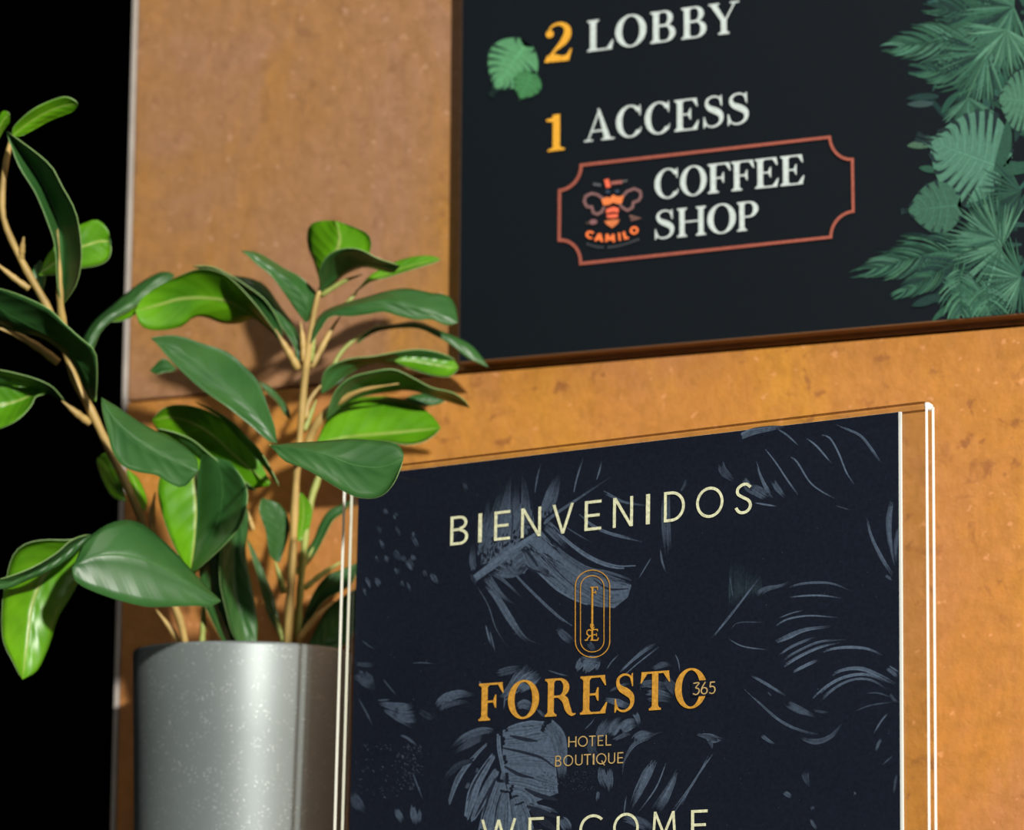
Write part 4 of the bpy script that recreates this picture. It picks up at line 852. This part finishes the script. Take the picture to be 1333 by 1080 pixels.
# ------------------------------------------------------------------ stems and leaves
D0 = 1.165
def dep(d): return (d * .62 if d > 0 else d) / 1000.0
def tube(name, pts, rad, m, ns=8, n=24, parent=planter, knob=True):
    """pts: (px, py, depth offset mm); rad: radii in pixels at the ends / along"""
    Q = crom([at(x, y, D0 + dep(d)) for x, y, d in pts], n); vv = []; ff = []
    for i, q in enumerate(Q):
        a, b_ = Q[max(0, i - 1)], Q[min(n, i + 1)]; t = (b_ - a).normalized()
        s1 = t.cross(Vector((0.3, 1, 0.1))).normalized(); s2 = t.cross(s1)
        x = i / n * (len(rad) - 1); tip_ = 1.0 if name == 'stem' else 1 - .72 * max(0, (i / n - .55) / .45); j = min(int(x), len(rad) - 2); r_ = (rad[j] + (rad[j + 1] - rad[j]) * (x - j)) * mpp(D0) * tip_
        r_ *= 1 + (.10 * math.sin(i * 1.9 + len(pts)) if knob else 0)
        for k in range(ns): an = 2 * math.pi * k / ns; vv.append(q + (s1 * math.cos(an) + s2 * math.sin(an)) * r_)
    for i in range(n):
        for k in range(ns): ff.append([i * ns + k, i * ns + (k + 1) % ns, (i + 1) * ns + (k + 1) % ns, (i + 1) * ns + k])
    ff.append(list(range(ns))[::-1]); ff.append([n * ns + k for k in range(ns)])
    return mesh_obj(name, vv, ff, m, parent, smooth=True)
LEAFN = [0]
def leaf(A, B, d=(0, 0), e=(0, 0), e2=None, fold=0.0, side='t', mid=None, bow=0.0, n=20, rip=0.5, roll=None, parent=planter):
    """A, B: the two edge outlines from base to tip; d: depth (mm from D0) at base and tip; e: depth of each edge;
    fold: depth of the midrib; side: which face the viewer sees ('t' top, 'u' underside)"""
    LEAFN[0] += 1; rs = random.Random(LEAFN[0]); ph = rs.uniform(0, 6)
    n3 = lambda L: [Vector((p[0], p[1], 0)) for p in L]
    a_, b_ = crom(n3(A), n), crom(n3(B), n)
    m_ = crom(n3(mid), n) if mid else [x.lerp(y, .5) for x, y in zip(a_, b_)]
    nu = 10; V = []; UV = []
    for i in range(n + 1):
        t = i / n; w = math.sin(math.pi * t) ** .6 if 0 < t < 1 else 0.0
        for j in range(nu + 1):
            u = j / nu
            E = e if e2 is None else (e[0] + (e2[0] - e[0]) * t, e[1] + (e2[1] - e[1]) * t)
            if u <= .5: p = a_[i].lerp(m_[i], u * 2); de = E[0] * (1 - 2 * u) ** 1.4
            else: p = m_[i].lerp(b_[i], u * 2 - 1); de = E[1] * (2 * u - 1) ** 1.4
            dd = d[0] + (d[1] - d[0]) * t + bow * math.sin(math.pi * t) + w * (de + fold * (1 - abs(2 * u - 1)) ** 1.1) + w * rip * abs(2 * u - 1) ** 2 * math.sin(t * 11 + ph + (2 if u > .5 else 0))
            V.append(at(p.x, p.y, D0 + dep(dd))); UV.append((t, u))
    def idx(i, j): return i * (nu + 1) + j
    # vertex normals that look at the camera
    Nn = []
    for i in range(n + 1):
        for j in range(nu + 1):
            du = V[idx(i, min(nu, j + 1))] - V[idx(i, max(0, j - 1))]; dt = V[idx(min(n, i + 1), j)] - V[idx(max(0, i - 1), j)]
            q = du.cross(dt)
            if q.length < 1e-12: q = (C - V[idx(i, j)])
            q.normalize()
            if q.dot(C - V[idx(i, j)]) < 0: q = -q
            Nn.append(q)
    th_ = 0.00032; nv = len(V)
    VV = V + [v - q * th_ for v, q in zip(V, Nn)]; FF = []; MI = []; front, back = (0, 1) if side == 't' else (1, 0)
    for i in range(n):
        for j in range(nu):
            q = [idx(i, j), idx(i, j + 1), idx(i + 1, j + 1), idx(i + 1, j)]
            nr = (V[q[1]] - V[q[0]] + V[q[2]] - V[q[3]]).cross(V[q[3]] - V[q[0]] + V[q[2]] - V[q[1]])
            if nr.dot(C - V[q[0]]) < 0: q = q[::-1]
            FF.append(q); MI.append(front); FF.append([x + nv for x in q[::-1]]); MI.append(back)
        for j in (0, nu):
            FF.append([idx(i, j), idx(i + 1, j), idx(i + 1, j) + nv, idx(i, j) + nv]); MI.append(2)
    o = mesh_obj('leaf', VV, FF, [M['leaf_top'], M['leaf_under'], M['leaf_rim']], parent, smooth=True, midx=MI)
    uvl = o.data.uv_layers.new(name='UVMap'); UV2 = UV + UV
    for lp in o.data.loops: uvl.data[lp.index].uv = UV2[lp.vertex_index]
    return o
# stems: right-hand plant stem, its thinner companion, left-hand stem, twigs
tube('stem', [(374, 850, 12), (377, 790, 10), (382, 700, 8), (386, 620, 8), (392, 550, 6), (396, 500, 6), (403, 445, 5), (411, 395, 4), (420, 368, 3)], [6.5, 6, 5.5, 5.2, 4.8, 4.6, 5.2, 4, 3], M['stem'])
tube('stem', [(385, 850, 18), (390, 780, 18), (395, 720, 18), (404, 655, 20), (415, 620, 22), (420, 600, 22)], [6, 5, 4.6, 4.8, 5, 4], M['stem_green'])
tube('stem', [(243, 846, -4), (232, 800, -6), (205, 745, -10), (186, 680, -14), (165, 632, -16), (140, 580, -20), (118, 533, -22), (98, 495, -22), (80, 440, -24), (60, 396, -26), (31, 345, -28), (6, 290, -30), (3, 250, -30), (9, 205, -30), (16, 178, -30)], [5, 5, 5, 5.2, 5.4, 5.6, 5.6, 5.4, 5.4, 5, 4.8, 4.4, 4, 4, 3.2], M['stem'], n=48)
for pts, r_, m_ in [
    ([(200, 700, -6), (198, 670, -6), (202, 640, -6)], [5.5, 4.5, 3], 'stem'),
    ([(240, 846, 0), (222, 818, 0), (203, 793, 0)], [4.5, 4, 3], 'stem'),
    ([(262, 848, -2), (264, 820, -2), (266, 770, -2)], [4, 4, 3.5], 'stem_green'),
    ([(76, 472, -24), (50, 452, -26), (22, 436, -28), (-10, 424, -30)], [5.5, 5, 4.2, 3.5], 'stem'),
    ([(116, 550, -21), (100, 538, -24), (80, 521, -26)], [5.5, 4.6, 3], 'stem'),
    ([(38, 376, -28), (16, 360, -29), (-8, 340, -30)], [4.5, 4, 3.4], 'stem'),
    ([(84, 428, -26), (79, 400, -30), (77, 350, -32), (75, 298, -33)], [5, 4.6, 3.4, 2.4], 'stem'),
    ([(27, 340, -28), (29, 322, -30), (31, 308, -31)], [4, 4, 3.6], 'stem'),
    ([(388, 480, 6), (378, 462, 4), (365, 440, 2), (358, 428, 1)], [5.5, 5, 4.2, 3], 'stem'),
    ([(396, 470, 6), (394, 440, 6), (391, 418, 6)], [4.6, 4, 3], 'stem'),
    ([(404, 470, 7), (408, 445, 6), (412, 432, 6)], [4.6, 3.6, 2.6], 'stem_green'),
    ([(405, 478, 10), (420, 450, 12), (432, 428, 14), (444, 410, 15)], [4.5, 4.2, 4, 3], 'stem'),
    ([(432, 485, 20), (438, 468, 22), (452, 450, 24), (478, 431, 26)], [2.8, 2.8, 3, 2.6], 'stem_green'),
    ([(398, 545, 8), (401, 525, 10), (412, 508, 12), (424, 496, 14)], [4, 3.6, 3.2, 2.6], 'stem'),
    ([(398, 592, 6), (405, 566, 4), (417, 545, 2), (436, 526, 0), (470, 508, -4), (520, 499, -6)], [6, 5.6, 5, 4.4, 3.4, 2.4], 'stem'),
    ([(396, 560, 12), (404, 540, 14), (412, 520, 16)], [4, 3.4, 3], 'stem_green'),
    ([(418, 385, 4), (428, 378, 2), (448, 366, 0), (472, 357, -2)], [3.6, 3.4, 3, 2.2], 'stem_green'),
    ([(448, 398, 12), (456, 390, 12), (466, 378, 13)], [3, 2.8, 2.4], 'stem_green'),
    ([(370, 772, 14), (364, 750, 14), (358, 730, 14)], [4.5, 4, 3], 'stem_green'),
    ([(388, 748, 18), (400, 728, 20), (408, 712, 22)], [4.2, 3.6, 3], 'stem_green'),
    ([(396, 766, 20), (408, 756, 22), (424, 744, 24), (446, 730, 26)], [3.8, 4, 4, 3.4], 'stem_green'),
    ([(384, 836, 16), (396, 822, 16), (414, 800, 18), (436, 782, 20)], [5, 4.6, 4, 3], 'stem'),
    ([(372, 838, 14), (366, 826, 14), (358, 800, 14)], [4, 3.6, 3], 'stem_green'),
    ([(392, 600, 4), (372, 592, -30), (360, 584, -60), (351, 579, -83)], [4, 3.6, 3, 2.4], 'stem_green'),
    ([(330, 690, 0), (324, 672, 0), (318, 656, 0)], [3, 3, 2.5], 'stem')]:
    tube('twig', pts, r_, M[m_], n=14)

# upper left sprig
leaf([(16, 178), (19, 164), (46, 141), (79, 127), (94, 129), (102, 136)], [(16, 178), (30, 176), (63, 158), (80, 151), (95, 145), (102, 136)], d=(-30, -36), e=(-2, 5), fold=2, side='u')
leaf([(-14, 205), (-6, 165), (0, 148), (6, 144), (11, 147), (13, 151)], [(-14, 205), (-2, 182), (6, 168), (12, 160), (13, 155), (13, 151)], d=(-30, -34), e=(0, 4), side='u')
leaf([(81, 398), (75, 368), (72, 320), (62, 288), (46, 250), (26, 218), (15, 190), (8, 170)], [(83, 394), (98, 372), (105, 345), (105, 315), (98, 276), (80, 242), (62, 212), (8, 170)],
     mid=[(82, 396), (80, 360), (78, 310), (66, 265), (44, 222), (24, 192), (8, 170)], d=(-30, -40), e=(-6, -12), fold=3, side='t')
leaf([(52, 356), (62, 332), (88, 302), (108, 291), (127, 286), (141, 300), (143, 316)], [(50, 358), (72, 357), (96, 350), (126, 345), (140, 338), (144, 326), (143, 316)], d=(-24, -20), e=(3, -4), fold=3, side='u')
leaf([(56, 398), (44, 376), (42, 352), (52, 338)], [(58, 398), (56, 380), (60, 352), (52, 338)], d=(-22, -18), side='t')
# long dark leaf off the left stem, and the one below it
leaf([(-26, 372), (0, 376), (30, 386), (63, 402), (82, 420), (104, 440), (123, 457), (126, 485), (124, 524)], [(-26, 388), (-4, 420), (19, 432), (50, 438), (78, 456), (94, 474), (107, 500), (116, 520), (124, 524)],
     mid=[(-26, 380), (4, 405), (40, 425), (76, 445), (100, 470), (116, 498), (124, 524)], d=(-34, -30), e=(-12, 10), fold=0, side='t', bow=-6)
leaf([(106, 470), (112, 474), (121, 480), (125, 492), (125, 523)], [(104, 476), (106, 492), (112, 508), (118, 520), (125, 523)], d=(-26, -32), e=(0, 4), side='u')
leaf([(84, 522), (68, 504), (48, 494), (24, 487), (0, 482), (-24, 480)], [(82, 523), (62, 512), (47, 507), (30, 503), (0, 500), (-24, 502)], d=(-26, -30), e=(-6, 4), side='t')
leaf([(66, 512), (48, 500), (20, 498), (-20, 498)], [(60, 512), (46, 516), (40, 528), (25, 544), (6, 555), (-20, 562)], d=(-24, -26), e=(2, -6), fold=3, side='u')
# curled leaf reaching over the wall edge
leaf([(117, 462), (107, 444), (122, 418), (140, 402), (166, 380), (185, 366), (208, 354), (222, 354), (228, 358)], [(119, 462), (122, 452), (132, 430), (148, 415), (172, 400), (190, 386), (208, 374), (220, 366), (228, 358)],
     mid=[(118, 462), (114, 448), (128, 424), (142, 411), (172, 394), (188, 378), (208, 362), (228, 358)], d=(0, 22), e=(8, -4), fold=-4, side='t')
leaf([(140, 416), (156, 402), (172, 388), (190, 370), (210, 358), (224, 358)], [(142, 418), (158, 417), (174, 410), (190, 392), (210, 374), (224, 358)], d=(6, 24), e=(5, -3), fold=2, side='u')
# large leaf with a bright underside, its edge curled over
leaf([(364, 440), (350, 420), (332, 396), (310, 372), (290, 356), (262, 350), (234, 359), (208, 371), (186, 387), (176, 404)], [(363, 438), (348, 425), (331, 414), (312, 421), (290, 421), (268, 413), (252, 413), (236, 425), (205, 430), (184, 424), (176, 404)],
     mid=[(363, 439), (340, 420), (318, 404), (296, 392), (264, 388), (233, 389), (205, 397), (176, 404)], d=(4, 6), e=(-22, 24), e2=(6, -6), fold=3, side='u', bow=-4, n=26)
leaf([(366, 442), (366, 426), (347, 393), (322, 373), (297, 357), (274, 347), (250, 347)], [(361, 441), (350, 424), (332, 398), (312, 379), (290, 364), (272, 354), (250, 347)], d=(2, -4), e=(-3, 3), side='t')
leaf([(392, 470), (394, 455), (384, 425), (366, 400), (346, 372), (326, 362), (300, 358)], [(386, 470), (384, 452), (372, 432), (352, 404), (336, 386), (318, 370), (300, 358)], d=(8, 22), e=(5, -3), side='t')  # dark leaf near its base; outer part stands in for shadow on the wall
# small upper leaves of the right stem
leaf([(398, 420), (384, 402), (371, 382), (353, 358), (334, 343), (322, 331), (313, 326)], [(400, 418), (414, 400), (413, 382), (392, 361), (370, 349), (346, 334), (330, 327), (313, 326)], d=(6, -4), e=(-5, 7), fold=-3, side='t')
leaf([(416, 366), (408, 340), (401, 322), (400, 302), (406, 291), (420, 287), (436, 287)], [(420, 366), (450, 345), (478, 332), (483, 318), (479, 305), (462, 296), (436, 287)], d=(8, 2), e=(14, -4), fold=-2, side='u', mid=[(418, 366), (428, 345), (440, 322), (442, 305), (436, 287)])
leaf([(417, 378), (417, 352), (427, 333), (446, 324), (468, 325), (490, 336), (508, 342), (521, 346)], [(419, 379), (434, 371), (449, 358), (474, 348), (499, 353), (512, 355), (521, 346)],
     mid=[(418, 379), (432, 366), (456, 350), (482, 344), (521, 346)], d=(2, -14), e=(-12, 12), fold=3, side='t')  # underside in shade, coloured with the darker top green
leaf([(464, 378), (482, 358), (505, 346), (518, 339), (543, 333), (562, 333), (574, 337)], [(462, 380), (482, 366), (505, 360), (530, 352), (556, 344), (566, 341), (574, 337)], mid=[(463, 379), (482, 363), (506, 356), (530, 347), (574, 337)], d=(12, 8), e=(5, -3), fold=1, side='u')
leaf([(404, 448), (407, 425), (420, 406), (445, 395), (480, 385), (505, 378), (530, 375), (562, 381), (582, 384), (593, 398), (596, 420)], [(404, 448), (417, 428), (430, 411), (455, 411), (480, 408), (500, 405), (520, 411), (543, 416), (562, 415), (581, 423), (596, 420)],
     mid=[(404, 448), (413, 424), (430, 408), (470, 396), (505, 392), (545, 402), (596, 420)], d=(2, -4), e=(7, -4), fold=-3, side='t', n=26)
leaf([(466, 444), (486, 425), (515, 421), (543, 418), (571, 429), (593, 438), (612, 448), (626, 463), (636, 478)], [(464, 448), (480, 436), (494, 430), (520, 426), (546, 427), (568, 437), (590, 450), (609, 465), (636, 478)], d=(24, 22), e=(4, -3), fold=-2, side='t', n=24)
leaf([(418, 511), (424, 482), (452, 468), (486, 464), (518, 458), (546, 455), (571, 459), (588, 466), (596, 474)], [(420, 512), (438, 500), (461, 483), (486, 473), (520, 476), (545, 481), (565, 486), (588, 488), (596, 474)], d=(14, 20), e=(-9, 8), fold=0, side='t', n=24)  # top green stands for a shaded underside here
leaf([(514, 469), (530, 460), (550, 459), (572, 462), (590, 469), (597, 478)], [(514, 470), (530, 477), (547, 483), (565, 488), (586, 489), (597, 478)], d=(14, 16), e=(4, -5), fold=2, side='u')
leaf([(424, 545), (436, 511), (456, 492), (486, 484), (512, 481), (537, 492), (562, 505), (588, 511), (604, 521), (612, 531)], [(426, 546), (444, 530), (466, 518), (499, 511), (524, 508), (543, 510), (568, 518), (593, 526), (612, 531)],
     mid=[(425, 545), (442, 524), (474, 505), (505, 500), (540, 502), (575, 516), (612, 531)], d=(-2, 0), e=(-12, 12), fold=0, side='t', n=24)  # another shaded underside, its darkness taken from the top green
leaf([(520, 524), (532, 516), (548, 512), (566, 514), (580, 521)], [(520, 525), (540, 527), (556, 528), (570, 526), (580, 521)], d=(18, 22), e=(3, -2), side='t')
leaf([(412, 576), (422, 552), (436, 534), (454, 521), (482, 516), (514, 517), (540, 525), (562, 540), (574, 557)], [(412, 577), (440, 580), (467, 574), (499, 574), (530, 578), (552, 574), (566, 565), (574, 557)],
     mid=[(412, 577), (445, 570), (490, 566), (520, 563), (548, 560), (574, 557)], d=(12, 4), e=(12, -10), fold=2, side='u')
leaf([(337, 496), (352, 503), (366, 518), (376, 532), (379, 546)], [(337, 496), (346, 508), (360, 520), (370, 538), (379, 546)], d=(26, 30), e=(2, -2), side='t')
# large front leaves
leaf([(352, 579), (382, 576), (416, 574), (454, 571), (490, 573), (516, 578), (525, 588), (525, 598)], [(353, 580), (370, 599), (391, 607), (416, 620), (441, 635), (467, 647), (494, 646), (512, 629), (525, 598)],
     mid=[(352, 579), (390, 584), (425, 592), (460, 605), (495, 608), (525, 598)], d=(-82, -98), e=(4, -8), fold=-3, side='t', n=24)
leaf([(360, 577), (349, 573), (327, 554), (296, 529), (264, 507), (239, 485), (217, 462), (205, 447), (196, 440)], [(360, 576), (358, 556), (349, 530), (337, 498), (318, 476), (296, 458), (264, 447), (233, 437), (210, 437), (196, 440)],
     mid=[(360, 577), (340, 548), (308, 516), (272, 486), (232, 456), (196, 440)], d=(-34, -22), e=(-7, 6), fold=-3, side='t', n=26)
leaf([(228, 482), (214, 484), (203, 486), (195, 482)], [(228, 478), (218, 468), (209, 468), (195, 482)], d=(16, 16), e=(-4, 3), side='t')
leaf([(364, 634), (350, 606), (336, 584), (322, 570), (305, 552), (280, 535), (253, 523)], [(364, 634), (342, 606), (326, 588), (308, 568), (290, 546), (272, 534), (253, 523)], d=(-26, -16), e=(-3, 2), side='t')
leaf([(352, 628), (336, 596), (316, 570), (296, 550), (268, 534), (238, 527), (214, 531), (198, 546)], [(350, 632), (326, 636), (300, 628), (276, 606), (250, 592), (228, 578), (206, 562), (198, 546)],
     mid=[(351, 630), (330, 614), (300, 588), (276, 566), (250, 550), (225, 543), (198, 546)], d=(-16, -6), e=(4, 2), e2=(-6, 6), fold=0, side='u', n=24)
leaf([(132, 517), (151, 528), (176, 545), (198, 558), (220, 568), (243, 583), (256, 597), (258, 612)], [(132, 517), (134, 536), (140, 560), (147, 588), (160, 606), (180, 614), (204, 618), (222, 629), (240, 633), (258, 612)],
     mid=[(132, 517), (148, 545), (175, 570), (205, 590), (235, 604), (258, 612)], d=(-44, -60), e=(5, -5), fold=-3, side='t', n=24)
leaf([(202, 557), (230, 564), (252, 574), (271, 590), (293, 608), (315, 624), (334, 639)], [(202, 557), (228, 572), (248, 588), (268, 604), (290, 620), (312, 634), (334, 639)], d=(-30, -18), e=(-3, 3), side='t')
# hanging leaves in the middle
leaf([(228, 590), (212, 612), (206, 640), (214, 676), (228, 712), (240, 734), (248, 750)], [(262, 590), (300, 622), (318, 650), (312, 682), (288, 712), (264, 738), (248, 750)],
     mid=[(245, 590), (252, 620), (255, 655), (254, 690), (250, 725), (248, 750)], d=(-16, -20), e=(-6, 18), fold=2, side='u', n=24)
leaf([(262, 590), (257, 630), (256, 670), (254, 710), (249, 747)], [(300, 600), (319, 630), (321, 655), (312, 684), (288, 712), (249, 747)], d=(-26, -24), e=(9, -13), fold=0, side='t', n=22)  # added leaf, laid over the hanging leaf to make its right half dark
leaf([(286, 640), (296, 668), (288, 708), (287, 755), (294, 790), (304, 826), (320, 846)], [(306, 640), (322, 662), (323, 690), (320, 718), (328, 764), (335, 806), (334, 846)],
     mid=[(296, 640), (310, 668), (306, 710), (306, 760), (316, 806), (328, 846)], d=(-12, -8), e=(-5, 4), fold=4, side='t', n=24)
leaf([(262, 704), (260, 740), (264, 778), (276, 806), (288, 830), (298, 848)], [(290, 704), (290, 730), (296, 764), (304, 796), (314, 826), (322, 848)], d=(-8, -4), e=(-4, 4), fold=3, side='t')
leaf([(250, 720), (240, 732), (238, 742), (244, 750)], [(262, 700), (262, 724), (256, 742), (244, 750)], d=(-4, -4), side='t')
leaf([(126, 596), (128, 608), (138, 632), (148, 646), (165, 653)], [(127, 596), (137, 589), (147, 602), (157, 626), (165, 653)], d=(-14, -18), e=(-3, 3), fold=2, side='u')
leaf([(165, 612), (170, 634), (177, 652), (185, 662), (190, 664)], [(168, 612), (180, 622), (188, 638), (192, 652), (190, 664)], d=(-10, -14), e=(-3, 3), side='u')
leaf([(96, 736), (108, 708), (124, 692), (143, 681), (164, 676), (184, 681), (202, 694), (224, 714), (248, 740), (270, 764), (288, 782)], [(94, 738), (96, 752), (106, 762), (128, 772), (158, 782), (190, 789), (222, 789), (255, 788), (272, 789), (288, 782)],
     mid=[(95, 737), (122, 724), (160, 722), (198, 732), (232, 750), (262, 768), (288, 782)], d=(-66, -44), e=(6, -7), fold=-3, side='t', n=26)
leaf([(118, 695), (94, 703), (74, 720), (44, 738), (14, 750), (-4, 755)], [(119, 697), (94, 724), (64, 743), (30, 758), (14, 765), (-4, 767)], d=(-40, -58), e=(-4, 3), fold=2, side='t')
leaf([(116, 698), (90, 703), (58, 703), (34, 708), (18, 722), (10, 748), (4, 780), (4, 830), (18, 862), (29, 884)], [(114, 705), (110, 730), (102, 758), (90, 780), (76, 803), (64, 840), (48, 873), (29, 884)],
     mid=[(115, 702), (86, 722), (60, 745), (42, 785), (36, 830), (29, 884)], d=(-34, -44), e=(-6, 8), fold=6, side='u', n=26)
# leaves low behind the holder
leaf([(362, 732), (352, 722), (346, 690), (338, 665), (341, 648)], [(364, 732), (374, 704), (377, 680), (364, 656), (341, 648)], d=(16, 10), e=(-3, 4), fold=2, side='t')
leaf([(368, 832), (352, 806), (342, 775), (334, 742), (326, 716), (322, 700)], [(370, 832), (362, 800), (356, 774), (345, 748), (334, 722), (322, 700)], d=(18, 22), e=(-2, 2), side='t')
leaf([(388, 704), (384, 686), (385, 662), (392, 640)], [(392, 704), (404, 682), (405, 658), (392, 640)], d=(16, 12), e=(-3, 3), fold=2, side='u')
leaf([(384, 742), (396, 722), (408, 702), (416, 682), (428, 664), (444, 657), (458, 650)], [(388, 746), (402, 732), (414, 714), (424, 694), (434, 676), (448, 666), (458, 650)], d=(20, 26), e=(2, -2), side='t')
leaf([(390, 822), (400, 790), (410, 768), (426, 748), (442, 742), (470, 730)], [(394, 824), (410, 796), (426, 778), (442, 770), (458, 758), (470, 730)], d=(26, 34), e=(3, -3), fold=2, side='t')
leaf([(398, 846), (414, 812), (430, 788), (448, 775), (474, 760)], [(412, 850), (436, 846), (456, 830), (468, 800), (474, 760)], d=(24, 32), e=(3, -3), fold=2, side='t')
